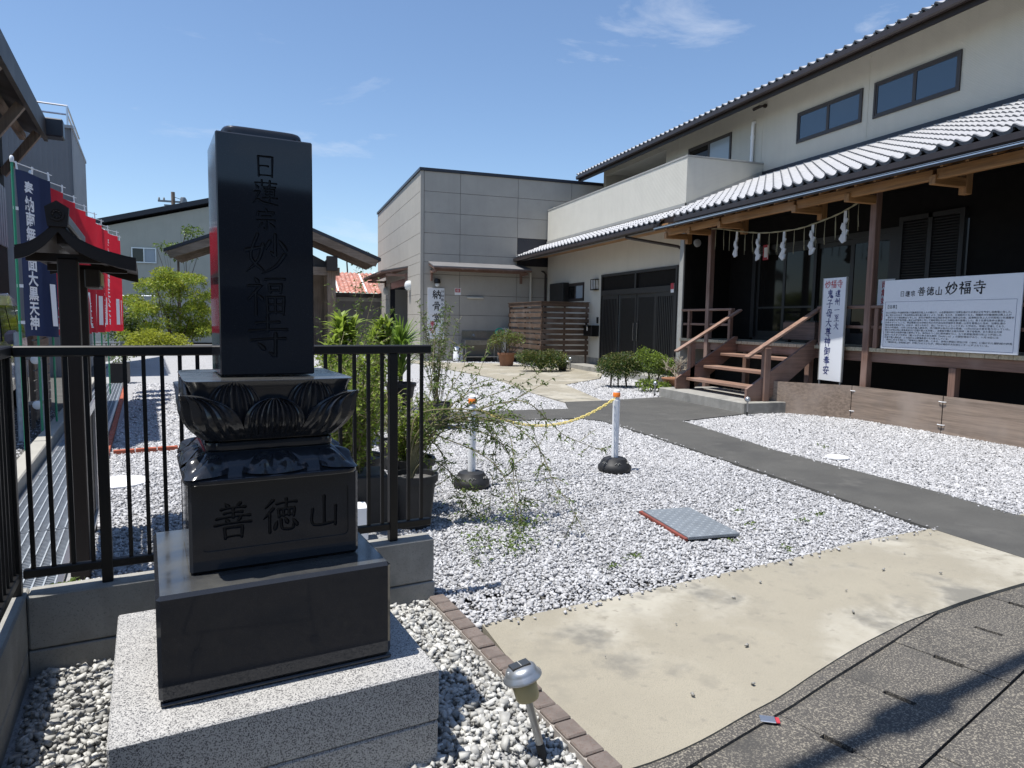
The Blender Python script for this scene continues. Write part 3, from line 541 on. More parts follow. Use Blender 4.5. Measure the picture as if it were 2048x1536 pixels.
# ================================================================== MONUMENT
mo_ = thing('stone_monument', Fw(.37, 2.6, 0), MY, 'tall polished black stone pillar carved with characters on lotus and granite base', 'monument')
q = MB(); q.box(-.13, .868, 2.117, 3.09, .155, .342, .006); part('granite_step', q, 'granite', mo_, TF)
q = MB(); q.box(-.128, .866, 2.119, 3.088, -.06, .151, .006); part('granite_step', q, 'granite', mo_, TF)
q = MB(); q.box(.008, .744, 2.262, 2.985, .345, .357, .004); q.box(.003, .741, 2.26, 2.98, .359, .698, .012); part('base_block', q, 'black_stone', mo_, TF)
def boolean(o, cutter_mb, cm, T):
    X = wm(o.parent).inverted() @ T; me = cutter_mb.mesh('cut', X); me.materials.append(MATS[cm]); co = bpy.data.objects.new('cut', me); C.objects.link(co); co.parent = o.parent
    bm = bmesh.new(); bm.from_mesh(me); bmesh.ops.recalc_face_normals(bm, faces=bm.faces[:]); bm.to_mesh(me); bm.free()
    md = o.modifiers.new('b', 'BOOLEAN'); md.operation = 'DIFFERENCE'; md.object = co; md.solver = 'EXACT'; md.use_self = True
    try: md.material_mode = 'TRANSFER'
    except Exception: pass
    bpy.context.view_layer.update()
    new = bpy.data.meshes.new_from_object(o.evaluated_get(bpy.context.evaluated_depsgraph_get()))
    o.modifiers.clear(); old = o.data; nm = old.name
    if len(new.polygons) > 12: o.data = new; bpy.data.meshes.remove(old); new.name = nm
    bpy.data.objects.remove(co)
# name block with a sunk panel and three carved characters
B0, B1, TFr = .106, .665, 2.405
q = MB().box(B0, B1, TFr, 2.835, .6995, 1.010, .010); nb = part('name_block', q, 'black_stone', mo_, TF)
def rrect(x0, x1, z0, z1, r, y, n=6):
    out = []
    for cx, cz, a0 in ((x1 - r, z1 - r, 0), (x0 + r, z1 - r, 90), (x0 + r, z0 + r, 180), (x1 - r, z0 + r, 270)):
        for k in range(n + 1): a = R(a0 + 90 * k / n); out.append((cx + r * math.cos(a), y, cz + r * math.sin(a)))
    return out
cu = MB(); cu.extr(rrect(.145, .628, .772, .958, .018, TFr - .01), (0, .0155, 0)); boolean(nb, cu, 'black_stone', TF)
def wchars(o, txt, x, z, size, w, y, vertical, step, depth=.006):
    boolean(o, carve(txt, (x, y, z), (1, 0, 0), (0, 0, 1), size, w, depth, vertical, step), 'carved_stone', TF)
wchars(nb, '善徳山', .180, .806, .122, 15, TFr + .0055, False, 1.24)
# pillar
PX0, PX1, PY0, PY1 = .216, .522, 2.447, 2.752
q = MB().box(PX0, PX1, PY0, PY1, 1.353, 2.146, .004); pl = part('pillar', q, 'black_stone', mo_, TF)
wchars(pl, '日', .330, 2.010, .078, 15, PY0, True, 1.06)
wchars(pl, '蓮', .325, 1.920, .086, 13, PY0, True, 1.06)
wchars(pl, '宗', .330, 1.838, .075, 15, PY0, True, 1.06)
wchars(pl, '妙', .298, 1.692, .140, 14.5, PY0, True, 1.06)
wchars(pl, '福', .300, 1.552, .136, 13.5, PY0, True, 1.06)
wchars(pl, '寺', .298, 1.412, .140, 15, PY0, True, 1.06)
q = MB()
def cap_fn(u, v):
    a = 2 * math.pi * u; x, y = math.cos(a), math.sin(a); k = (abs(x) ** 7 + abs(y) ** 7) ** (1 / 7); hw = .131 * (1 - .10 * (max(0, v - .45) / .55) ** 2.2) if v < .98 else .0
    z = 2.1465 + .030 * math.sin(min(1, v / .62) * math.pi / 2)
    if v > .62: hw = .131 * (1 - .12) * (1 - (v - .62) / .38); z = 2.1765 + .004 * (v - .62) / .38
    else: hw = .131 * (1 - .12 * (v / .62) ** 2.5)
    return Vector((.369 + hw * x / k, 2.5995 + hw * y / k, z))
q.grid(cap_fn, 64, 18, closed_u=True); part('crown', q, 'black_stone', mo_, TF)
# lotus: square bodies with petal shells
LC = (.369, 2.600)
def sq(p, half, n=9):
    """point and outward normal on a rounded square; p in [0,8): 0 = middle of front side, 1 = front right corner"""
    p = p % 8; side = int(((p + 1) % 8) // 2); t = ((p + 1) % 8) - 2 * side - 1
    x, y = ((t, -1), (1, t), (-t, 1), (-1, -t))[side]
    k = (abs(x) ** n + abs(y) ** n) ** (1 / n); nx, ny = math.copysign(abs(x) ** (n - 1), x), math.copysign(abs(y) ** (n - 1), y); l = math.hypot(nx, ny)
    return x / k * half, y / k * half, nx / l, ny / l
def body(q, prof, n=12):
    q.grid(lambda u, v: (lambda z, h: Vector((LC[0] + sq(8 * u, h, n)[0], LC[1] + sq(8 * u, h, n)[1], z)))(*prof_at(prof, v)), 96, 2 * len(prof), closed_u=True)
def prof_at(prof, v):
    f = v * (len(prof) - 1); k = min(int(f), len(prof) - 2); a, b = prof[k], prof[k + 1]; t = f - k
    return a[0] + (b[0] - a[0]) * t, a[1] + (b[1] - a[1]) * t
q = MB(); UP = [(1.140, .198), (1.150, .200), (1.165, .212), (1.19, .232), (1.22, .242), (1.27, .246), (1.30, .250), (1.325, .258), (1.343, .270), (1.346, .268), (1.3465, .20), (1.3465, .01)]
body(q, UP); part('lotus_body', q, 'lotus_stone', mo_, TF)
q = MB(); body(q, [(1.108, .01), (1.108, .205), (1.113, .208), (1.128, .208), (1.1395, .206), (1.1395, .01)]); part('neck', q, 'black_stone', mo_, TF)
def petal(cp, hw, z0, z1, prof, thick, bulge, ribs, tip, rib=.006, curl=.0):
    q = MB(); nu, nv = 41, 17
    def fn(u, v):
        a = 2 * u - 1; vv = .985 * v; w = hw * (1 - vv ** 3.2) ** .5; p = cp + a * w
        near = math.exp(-(a * w / .16) ** 2); x, y, nx, ny = sq(p, prof(vv), 10)
        env = (1 if abs(a) < .84 else 0) * min(1, v / .15)
        d = thick + bulge * (1 - a * a) * math.sin(math.pi * min(1, .2 + .7 * vv)) - rib * (.5 - .5 * math.cos(2 * math.pi * ribs * u)) * env + tip * vv ** 3 * near
        d -= .004 * (.84 <= abs(a) < .9)
        return Vector((LC[0] + x + nx * d, LC[1] + y + ny * d, z0 + (z1 - z0) * vv + curl * vv ** 4 * near))
    q.grid(fn, nu, nv); rim = [j * nu for j in range(nv)] + [(nv - 1) * nu + i for i in range(1, nu)] + [j * nu + nu - 1 for j in range(nv - 2, -1, -1)]
    b = len(q.v)
    for i in rim:
        x, y, z = q.v[i]; dx, dy = x - LC[0], y - LC[1]; m_ = max(abs(dx), abs(dy)); k = max(0, (m_ - thick - .022)) / m_; q.v.append((LC[0] + dx * k, LC[1] + dy * k, z - .002))
    for i in range(len(rim) - 1): q.f.append([rim[i], b + i, b + i + 1, rim[i + 1]]); q.sm.append(False); q.mi.append(0)
    return q
lowp = lambda v: .199 + .052 * math.sin(min(1, v / .62) * math.pi / 2) + .002 * v
upp = lambda v: .216 + .032 * math.sin(min(1, v / .8) * math.pi / 2)
for k in range(8):      # four corner petals and four side petals, then the eight behind them
    if k % 2: part('petal', petal(k, .60, 1.146, 1.293, lowp, .016, .014, 9, .034, rib=.010, curl=.012), 'lotus_stone', mo_, TF)
    else: part('petal', petal(k, .40, 1.146, 1.287, lowp, .016, .013, 11, .002, rib=.009), 'lotus_stone', mo_, TF)
for k in range(8):
    part('petal', petal(k + .5, .37, 1.165, 1.344, upp, .012, .010, 7, .006, rib=.009), 'lotus_stone', mo_, TF)
q = MB(); body(q, [(1.0105, .01), (1.0105, .274), (1.020, .280), (1.030, .279), (1.036, .268), (1.060, .255), (1.085, .232), (1.102, .212), (1.1075, .205), (1.1075, .01)]); part('lower_lotus_body', q, 'black_stone', mo_, TF)
for k in range(8):
    q = MB()
    def fn(u, v, k=k):
        a = 2 * u - 1; hw = .44 if k % 2 else .40; vv = v
        z = 1.100 - .066 * vv * (1 - .25 * abs(a) ** 3); hlf = .212 + .052 * vv ** .8; p = k + a * hw * (.7 + .3 * math.sin(math.pi * vv / 2))
        x, y, nx, ny = sq(p, hlf, 10)
        lob = (math.exp(-((abs(a) - .42) / .30) ** 2)) * math.sin(math.pi * min(1, vv * .92)) * .026
        e = .004 * (abs(a) > .9) + (.012 * max(0, vv - .75) / .25)
        if k % 2: e += .022 * vv ** 2.5 * math.exp(-((p - k) / .10) ** 2)
        return Vector((LC[0] + x + nx * (lob + e - .002), LC[1] + y + ny * (lob + e - .002), z + lob * .55))
    q.grid(fn, 29, 13); part('petal', q, 'lotus_stone', mo_, TF)

# ================================================================== WALL AND FENCE BESIDE THE MONUMENT
wl = thing('concrete_wall', Fw(.45, 3.5, 0), MY, 'low grey concrete wall round the gravel bed carrying the black fence', 'wall')
q = MB(); q.box(-.48, 1.378, 3.447, 3.575, .105, .345, .008); part('wall_front', q, 'concrete', wl, TF)
q = MB(); q.box(-.48, 1.380, 3.440, 3.58, -.06, .102, .004); part('footing', q, 'concrete', wl, TF)
part('wall_side', MB().box(-.612, -.483, .6, 3.575, .105, .345, .008), 'concrete', wl, TF); part('footing', MB().box(-.617, -.483, .6, 3.58, -.06, .102, .004), 'concrete', wl, TF)
fn_ = thing('black_fence', Fw(.45, 3.5, .345), MY, 'black aluminium railing fence on the low wall behind the monument', 'fence')
TY = 3.512
q = MB(); q.box(-.494, 1.372, TY - .025, TY + .025, 1.366, 1.412, .006); part('top_rail', q, 'black_metal', fn_, TF)
q = MB(); q.box(-.494, 1.378, TY - .018, TY + .018, .408, .446, .004); part('bottom_rail', q, 'black_metal', fn_, TF)
q = MB(); q.box(-.545, -.495, .6, TY + .025, 1.366, 1.412, .006); part('top_rail', q, 'black_metal', fn_, TF)
q = MB(); q.box(-.538, -.502, .6, TY, .408, .446, .004); part('bottom_rail', q, 'black_metal', fn_, TF)
bal = MB().box(-.0085, .0085, -.0085, .0085, 0, .919).mesh('baluster'); bal.materials.append(MATS['black_metal'])
X_ = wm(fn_).inverted()
s = -.457
while s < 1.37:
    if min(abs(s - 1.16), abs(s + .182)) > .03: inst('baluster', bal, fn_, X_ @ Fw(s, TY, .447))
    s += .0742
t = .70
while t < 3.46:
    inst('baluster', bal, fn_, X_ @ Fw(-.520, t, .447)); t += .0742
for s, t in ((-.182, TY), (1.16, TY), (-.520, 3.49), (-.520, 2.0)):
    q = MB(); q.box(s - .022, s + .022, t - .024, t + .024, .345, 1.366, .003); part('post', q, 'black_metal', fn_, TF)

# ================================================================== TEMPLE HALL (right)
tp = thing('temple_hall', (10.1, 14.5, 0), 0, 'two-storey cream temple hall with silver tiled lower roof and raised wooden veranda', 'temple')
SL = .42; SA = math.atan(SL)
def roofz(x): return .363 + SL * x - .045
YR = 3.6    # right end, outside the picture
# --- walls
q = MB(); q.box(10.1, 10.28, 20.5, 21.87, .36, 4.6); q.box(10.1, 10.28, 24.06, 25.34, .36, 4.6); q.box(10.1, 10.28, 21.87, 24.06, .36, 2.28); q.box(10.1, 10.28, 21.87, 24.06, 2.94, 4.6); q.box(10.1, 10.28, 15.95, 20.5, 3.10, 4.6); q.box(10.1, 10.28, 14.5, 15.95, .36, 4.6)
q.box(10.28, 16.5, 25.16, 25.34, .36, 6.0)
part('wall', q, 'plaster_smooth', tp)
q = MB(); q.box(10.11, 10.3, 20.5, 25.33, -.05, .36); part('foundation', q, 'concrete', tp); part('foundation', MB().box(10.11, 10.3, 14.63, 15.95, -.05, .36), 'concrete', tp)
# upper wall with a recess
q = MB(); q.box(12.47, 12.65, YR, 20.72, 5.4, 7.60); q.box(12.47, 12.65, 20.72, 25.2, 7.38, 7.60); q.box(12.47, 12.65, 25.2, 25.42, 5.4, 7.60); q.box(13.9, 14.0, 20.72, 25.2, 5.4, 7.5); q.box(12.65, 14.0, 20.62, 20.72, 5.4, 7.5); q.extr([(12.65, 25.25, 5.4), (16.4, 25.25, 5.4), (16.4, 25.25, 9.25), (12.65, 25.25, 7.70)], (0, .17, 0)); q.box(12.6, 13.95, 20.72, 25.2, 7.44, 7.5)
part('upper_wall', q, 'plaster', tp)
q = MB()
for y in (12.31, 15.84, 20.0, 8.6): q.box(12.462, 12.472, y - .006, y + .006, 5.7, 7.5)
part('wall_joint', q, 'plaster_smooth', tp)
# balcony parapet
q = MB(); q.box(10.1, 10.22, 15.735, 25.43, 4.62, 5.86); q.box(10.22, 12.47, 15.735, 15.855, 4.70, 5.86); part('balcony_parapet', q, 'parapet_siding', tp)
q = MB(); q.box(10.085, 10.235, 15.72, 25.44, 5.86, 5.905, .004); q.box(10.235, 12.47, 15.72, 15.87, 5.862, 5.907, .004); part('parapet_coping', q, 'trim_grey', tp)
q = MB(); q.box(10.07, 10.10, 15.70, 25.44, 4.60, 4.68); q.extr([(10.07, 15.70, 4.58), (10.07, 15.70, 4.68), (12.46, 15.70, 5.70), (12.46, 15.70, 5.58)], (0, .03, 0)); part('flashing', q, 'trim_grey', tp)
q = MB(); q.box(12.41, 12.47, YR, 15.72, 5.56, 5.66); part('flashing', q, 'roof_edge', tp)
# --- roof decks
q = MB(); q.extr([(9.05, 0, roofz(9.05) - .06), (12.5, 0, roofz(12.5) - .06), (12.5, 0, roofz(12.5) - .16), (9.05, 0, roofz(9.05) - .16)], (0, 22.6, 0)); part('roof_deck', MB().add([(x, y + YR, z) for x, y, z in q.v], q.f), 'tile_dark', tp)
q = MB(); q.box(8.85, 9.1, 15.2, 26.1, roofz(8.85) - .15, roofz(8.85) - .03); part('roof_deck', q, 'tile_dark', tp)
q = MB(); q.extr([(8.90, 14.6, 3.92), (10.1, 14.6, 4.06), (10.1, 14.6, 4.10), (8.90, 14.6, 3.96)], (0, 11.45, 0)); part('soffit', q, 'beamwood_x', tp)
q = MB(); q.box(8.835, 8.875, 14.9, 26.1, 3.86, 3.99); part('fascia', q, 'brown_metal', tp)
# --- tiles
TW_, TE_ = .268, .235
def tile_mesh(flatness=1.0):
    q = MB(); nu = 11; L = .29; th = .020
    def h(u):
        return (-.046 * math.sin(math.pi * u / .76) if u < .76 else .026 * math.sin(math.pi * (u - .76) / .24)) * flatness
    rows = []
    for (x, lift) in ((0, .030), (L, -.004)):
        for dz in (0, -th):
            rows.append([(x, u * (TW_ + .018), h(u) + lift + dz) for u in np.linspace(0, 1, nu)])
    for r in rows: q.v.extend(r)
    def strip(a, b, sm):
        for i in range(nu - 1): q.f.append([a * nu + i, b * nu + i, b * nu + i + 1, a * nu + i + 1]); q.sm.append(sm); q.mi.append(1 if not sm else 0)  # flat end faces take the dark tile: lip shade put into the colour
    strip(0, 2, True); strip(3, 1, True); strip(1, 0, False); strip(2, 3, False)
    for e in (0, nu - 1): q.f.append([e, nu + e, 3 * nu + e, 2 * nu + e]); q.sm.append(False); q.mi.append(0)
    # hanging front lip of an eave tile
    return q
TQ = tile_mesh(); tile_me = TQ.mesh('roof_tile'); tile_me.materials.append(MATS['tile_silver']); tile_me.materials.append(MATS['tile_dark'])
EQ = tile_mesh(); n_ = len(EQ.v)
for i in range(10):     # deep lip
    pass
lip = MB()
for i, u in enumerate(np.linspace(0, 1, 11)):
    z = EQ.v[i][2]; y = EQ.v[i][1]; lip.v += [(-.012, y, z + .004), (-.012, y, z - .052 + .018 * (u > .76)), (.02, y, z - .052 + .018 * (u > .76)), (.02, y, z + .004)]
for i in range(10):
    for k in range(4): lip.f.append([4 * i + k, 4 * i + (k + 1) % 4, 4 * i + 4 + (k + 1) % 4, 4 * i + 4 + k]); lip.sm.append(False); lip.mi.append(1)  # hanging lip in the dark tile as well, its shade painted in
EQ.add(lip.v, lip.f); EQ.mi[-len(lip.f):] = [1] * len(lip.f)
eave_me = EQ.mesh('eave_tile'); eave_me.materials.append(MATS['tile_silver']); eave_me.materials.append(MATS['tile_dark'])
tiles = []
RX = wm(tp).inverted()
TROT = (0, -SA, 0)
for r in range(-1, 15):
    qd = r * TE_; x = 9.06 + qd * math.cos(SA); z = roofz(9.06) + .02 + qd * math.sin(SA)
    k = 0; y = YR
    while y < 26.0:
        ok = x < 12.30
        if r == -1: ok = y > 14.75
        if x > 9.86 and y > 15.55: ok = False        # under the balcony
        if ok: tiles.append((math.dist((x, y, z), (0, 0, 1.55)) + (20 if y < 5.4 else 0), x, y, z, r == -1 or (r == 0 and y <= 14.75)))
        y += TW_
tiles.sort()
for d, x, y, z, e in tiles[:290]:
    o = inst('roof_tile', eave_me if e else tile_me, tp, RX @ Vector((x, y, z + random.uniform(-.002, .002))), (0, -SA + random.uniform(-.006, .006), 0))
q = MB(); TM = Matrix.Rotation(-SA, 4, 'Y')
for d, x, y, z, e in tiles[290:]:
    src = EQ if e else TQ; o = len(q.v); q.v.extend([tuple(Vector((x, y, z + random.uniform(-.002, .002))) + TM @ Vector(p)) for p in src.v]); q.f.extend([[i + o for i in f] for f in src.f]); q.sm += src.sm; q.mi += src.mi
part('roof_tiles', q, ['tile_silver', 'tile_dark'], tp, kind='stuff')
# diagonal cut where the entrance eave steps out, verge at the far end
q = MB(); q.extr([(8.87, 15.1, roofz(8.87) + .015), (9.13, 14.35, roofz(9.13) + .01), (9.13, 14.35, roofz(9.13) - .13), (8.87, 15.1, roofz(8.87) - .12)], (.05, .02, 0)); q.extr([(8.86, 26.05, roofz(8.86) - .14), (8.86, 26.05, roofz(8.86) + .03), (10.1, 26.05, roofz(10.1) + .03), (10.1, 26.05, roofz(10.1) - .14)], (0, .05, 0)); part('verge_board', q, 'brown_metal', tp)
# gutters
def gutter(p0, p1, w, hh, mt, root=tp):
    q = MB(); a, b = Vector(p0), Vector(p1); d = (b - a).normalized(); sx = Vector((-1, 0, 0)); prof = [(0, 0), (0, -hh * .8), (w * .25, -hh), (w * .8, -hh), (w, -hh * .75), (w, .008), (w - .008, .008), (w - .008, -hh * .7), (w * .78, -hh + .008), (w * .27, -hh + .008), (.008, -hh * .75), (.008, 0)]
    q.extr([a + sx * x + Vector((0, 0, z)) for x, z in prof], b - a); return part('gutter', q, mt, root)
gutter((9.06, YR, 4.045), (9.06, 14.4, 4.045), .13, .11, 'brown_gutter'); gutter((8.83, 14.95, 3.96), (8.83, 26.1, 3.96), .12, .10, 'brown_gutter')
q = MB(); q.box(9.07, 9.11, YR, 14.4, 3.90, 4.09); part('fascia', q, 'brown_metal', tp)
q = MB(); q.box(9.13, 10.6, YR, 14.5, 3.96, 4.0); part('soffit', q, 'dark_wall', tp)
# --- upper roof: deck, fascia, gutter, eave tiles
UX, UZ = 11.65, 7.42
q = MB(); q.extr([(UX, YR, UZ - .07), (16.5, YR, UZ - .07 + SL * (16.5 - UX)), (16.5, YR, UZ + .06 + SL * (16.5 - UX)), (UX, YR, UZ + .06)], (0, 26.05 - YR, 0)); part('upper_roof', q, 'tile_dark', tp)
q = MB(); q.extr([(UX + .02, YR, UZ - .08), (12.5, YR, UZ + .24), (12.5, YR, UZ + .20), (UX + .02, YR, UZ - .22)], (0, 25.9 - YR, 0)); part('upper_soffit', q, 'plaster_smooth', tp)
q = MB(); q.box(UX - .015, UX + .02, YR, 26.05, UZ - .24, UZ - .02); q.extr([(UX, 26.05, UZ - .2), (UX, 26.05, UZ + .07), (16.5, 26.05, UZ + .07 + SL * 4.85), (16.5, 26.05, UZ - .15 + SL * 4.85)], (0, .04, 0)); part('upper_fascia', q, 'brown_metal', tp)
gutter((UX - .02, YR, UZ - .01), (UX - .02, 26.0, UZ - .01), .13, .12, 'brown_gutter')
y = YR; n_ = 0
while y < 26.0:
    for r in range(2 if y < 14 else 1):
        inst('eave_tile', eave_me if r == 0 else tile_me, tp, RX @ Vector((UX - .04 + r * TE_ * math.cos(SA), y, UZ + .085 + r * TE_ * math.sin(SA))), TROT)
    y += TW_
# --- windows of the upper floor
def window(y0, y1, z0, z1, x, panes=2, pm='window_pane', fw=.05, name='window', depth=.05):
    f = part(name, MB().box(x - .03, x + depth, y0, y1, z1 - fw, z1).box(x - .03, x + depth, y0, y1, z0, z0 + fw).box(x - .03, x + depth, y0, y0 + fw, z0 + fw, z1 - fw).box(x - .03, x + depth, y1 - fw, y1, z0 + fw, z1 - fw), 'window_frame', tp)
    w = (y1 - y0 - 2 * fw) / panes
    for k in range(panes):
        a = y0 + fw + k * w; b = a + w
        e = .04; q = MB(); q.box(x - .018, x + .02, a, b, z1 - fw - e, z1 - fw); q.box(x - .018, x + .02, a, b, z0 + fw, z0 + fw + e); q.box(x - .018, x + .02, a, a + e, z0 + fw + e, z1 - fw - e); q.box(x - .018, x + .02, b - e, b, z0 + fw + e, z1 - fw - e); part('sash', q, 'window_frame', f)
        pmk = pm if isinstance(pm, str) else pm[k]
        part('pane', MB().box(x - .004, x + .004, a + e, b - e, z0 + fw + e, z1 - fw - e), pmk, f)
window(10.11, 12.14, 6.10, 6.865, 12.468); window(12.46, 14.495, 6.12, 6.865, 12.468)
window(17.17, 19.36, 5.9, 7.08, 12.468, pm=('curtain_pane', 'pane_dark'))
# vent pipe, camera
q = MB(); q.tube([(12.40, 16.16, 5.95), (12.40, 16.16, 6.98)], .045, 10); q.tube([(12.40, 16.16, 6.98), (12.41, 16.16, 7.06), (12.47, 16.16, 7.08)], .045, 8); q.tube([(12.40, 16.16, 6.62), (12.40, 16.16, 6.72)], .055, 10); part('vent_pipe', q, 'white_plastic', tp)
sc = thing('security_camera', (12.40, 15.78, 7.36), 0, 'dark bullet security camera under the upper eave', 'camera')
q = MB(); q.tube([(12.47, 15.74, 7.40), (12.40, 15.74, 7.40)], .05, 10); part('mount', q, 'brown_metal', sc)
q = MB(); q.tube([(12.40, 15.74, 7.40), (12.33, 15.84, 7.39), (12.28, 16.02, 7.36)], [.02, .042, .042], 10); part('camera_body', q, 'brown_metal', sc)
# --- entrance: door group, lattice
de = part('entrance_door', MB().box(10.06, 10.2, 15.95, 16.03, .15, 3.10).box(10.06, 10.2, 20.42, 20.5, .15, 3.10).box(10.06, 10.2, 16.03, 20.42, 3.02, 3.10).box(10.05, 10.2, 16.03, 20.42, 2.42, 2.58).box(10.05, 10.2, 18.14, 18.24, 2.58, 3.02).box(10.06, 10.2, 16.03, 20.42, .15, .22), 'dark_door', tp)
for a, b in ((16.03, 18.14), (18.24, 20.42)): part('transom_panel', MB().box(10.12, 10.15, a, b, 2.58, 3.02), 'dark_wall', de)
for a, b, lat in ((16.05, 17.07, 1), (17.09, 18.17, 0), (18.21, 19.27, 0), (19.29, 20.40, 1)):
    x = 10.08 if lat else 10.12
    q = MB().box(x, x + .04, a, a + .09, .22, 2.42).box(x, x + .04, b - .09, b, .22, 2.42).box(x, x + .04, a + .09, b - .09, 2.30, 2.42).box(x, x + .04, a + .09, b - .09, .22, .36); part('door_leaf', q, 'dark_door', de)
    part('door_panel', MB().box(x + .022, x + .03, a + .09, b - .09, .36, 2.30), 'black_void' if lat else 'dark_wall', de)
    n = 9 if lat else 22; q = MB()
    for k in range(n):
        y = a + .09 + (k + .5) * (b - a - .18) / n; w = .026 if lat else .010; mb = MB().box(x + .0, x + .02, y - w, y + w, .36, 2.30)
        if lat: part('slat', mb, 'dark_door', de)
        else: q.add(mb.v, mb.f)
    if not lat: part('slats', q, 'dark_door', de, kind='stuff'); part('kick_plate', MB().box(x - .004, x - .001, a + .1, b - .1, .24, .60), 'trim_grey', de)
q = MB().box(10.085, 10.115, 18.05, 18.10, 1.02, 1.55).box(10.085, 10.115, 18.28, 18.33, 1.02, 1.55); part('door_handle', q, 'steel', de)
# kitchen window beside the door, with a dark shutter box
window(21.9, 24.03, 2.29, 2.93, 10.11, 3, ('curtain_pane', 'pane_dark', 'pane_dark'), .06, 'window')
q = MB().box(9.86, 10.10, 23.2, 24.5, 2.15, 2.98, .01); part('shutter_box', q, 'dark_door', tp)
# downpipes
q = MB(); q.tube([(8.82, 16.6, 3.92), (8.85, 16.6, 3.82), (9.9, 15.7, 3.55), (10.02, 15.62, 3.45)], .04, 8); q.tube([(10.02, 15.62, 3.5), (10.02, 15.62, .1)], .042, 8)
q.tube([(9.05, 14.5, 4.0), (9.05, 14.55, 3.86), (9.6, 14.95, 3.84), (9.98, 15.55, 3.70), (10.02, 15.62, 3.4)], .05, 8); part('downpipe', q, 'brown_gutter', tp)
q = MB(); q.tube([(8.83, 25.9, 3.93), (8.85, 25.9, 3.84), (10.0, 25.5, 3.50), (10.06, 25.46, 3.40), (10.06, 25.46, .2)], .04, 8); part('downpipe', q, 'brown_gutter', tp)
q = MB(); q.tube([(11.62, 25.9, 7.30), (11.64, 25.9, 7.18), (12.44, 25.48, 6.85)], .04, 8); part('downpipe', q, 'brown_gutter', tp)
# grey end wall between entrance and veranda
q = MB().box(9.27, 10.1, 14.45, 14.62, .0, 3.75, .008); part('end_wall', q, 'trim_grey', tp)
q = MB().box(9.31, 10.60, 14.43, 14.452, 1.2, 3.96).box(10.1, 10.72, 14.452, 14.6, 0, 4.4); part('end_panel', q, 'dark_wall', tp)
lm = solo('wall_lamp', MB().lathe([(.10, 0), (.10, .02), (.09, .035), (.05, .045), (.001, .047)], (9.62, 14.43, 3.5), 20, (0, -1, 0)), 'white_glass', 'round white ceiling-style lamp on the dark veranda end wall', 'lamp')
# --- veranda
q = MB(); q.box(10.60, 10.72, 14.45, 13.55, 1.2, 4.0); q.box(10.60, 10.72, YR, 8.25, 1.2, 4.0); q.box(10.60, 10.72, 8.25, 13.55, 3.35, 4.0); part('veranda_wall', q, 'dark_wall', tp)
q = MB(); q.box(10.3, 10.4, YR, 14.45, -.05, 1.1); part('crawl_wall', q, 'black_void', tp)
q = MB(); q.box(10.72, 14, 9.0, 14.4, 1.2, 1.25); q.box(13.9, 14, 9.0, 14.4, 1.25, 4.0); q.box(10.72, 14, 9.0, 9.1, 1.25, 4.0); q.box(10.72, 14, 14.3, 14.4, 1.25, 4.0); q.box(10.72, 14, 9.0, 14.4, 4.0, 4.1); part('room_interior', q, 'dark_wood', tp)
vd = part('veranda_door', MB().box(10.56, 10.68, 9.55, 9.66, 1.25, 3.35).box(10.56, 10.68, 13.42, 13.54, 1.25, 3.35).box(10.56, 10.68, 9.66, 13.42, 3.24, 3.35).box(10.56, 10.68, 9.66, 13.42, 1.205, 1.27), 'dark_door', tp)
for a, b, g, x in ((9.66, 10.62, 'pane_dark', 10.57), (10.60, 11.58, 'pane_dark', 10.62), (11.52, 12.50, 'pane_dark', 10.57), (12.46, 13.42, 'pane_dark', 10.62)):
    q = MB().box(x, x + .035, a, a + .08, 1.27, 3.24).box(x, x + .035, b - .08, b, 1.27, 3.24).box(x, x + .035, a + .08, b - .08, 3.14, 3.24).box(x, x + .035, a + .08, b - .08, 1.27, 1.42).box(x, x + .035, a + .08, b - .08, 1.93, 1.97); part('door_leaf', q, 'dark_door', vd)
    part('pane', MB().box(x + .012, x + .018, a + .08, b - .08, 1.42, 3.14), g, vd)
sh = part('storm_shutter', MB().box(10.52, 10.6, 8.28, 8.36, 1.21, 3.5).box(10.52, 10.6, 9.44, 9.52, 1.21, 3.5).box(10.52, 10.6, 8.86, 8.94, 1.21, 3.5).box(10.52, 10.6, 8.36, 9.44, 3.42, 3.5).box(10.57, 10.59, 8.36, 9.44, 1.21, 3.42), 'dark_door', tp)
q = MB()
for k in range(46): z = 1.24 + k * .0475; q.add([(10.53, 8.36, z), (10.53, 9.44, z), (10.565, 9.44, z + .04), (10.565, 8.36, z + .04), (10.53, 8.36, z + .008), (10.53, 9.44, z + .008)], [(0, 1, 2, 3), (4, 5, 1, 0)])
part('louvre_slats', q, 'dark_door', sh, kind='stuff')
# deck boards, one mesh each
y = 5.0; k = 0
while y < 14.4:
    L = .195 + (.0 if k % 3 else .02); part('deck_board', MB().box(9.22 + random.uniform(0, .004), 10.58, y, min(y + L - .006, 14.43), 1.142, 1.205 + random.uniform(-.002, .002), .003), 'deckwood', tp); y += L; k += 1
q = MB().box(9.275, 9.36, YR, 14.43, .975, 1.138, .004); part('deck_beam', q, 'redwood_y', tp)
q = MB().box(10.0, 10.1, YR, 14.43, .98, 1.138); part('deck_beam', q, 'redwood_y', tp)
for y in (13.30, 8.83): part('post', MB().box(9.19, 9.31, y - .062, y + .062, .0, 3.78, .008), 'redwood_z', tp)
for y in (7.31, 5.8, 10.2, 12.0): part('post', MB().box(9.265, 9.375, y - .055, y + .055, 0.0, .973, .006), 'redwood_z', tp)
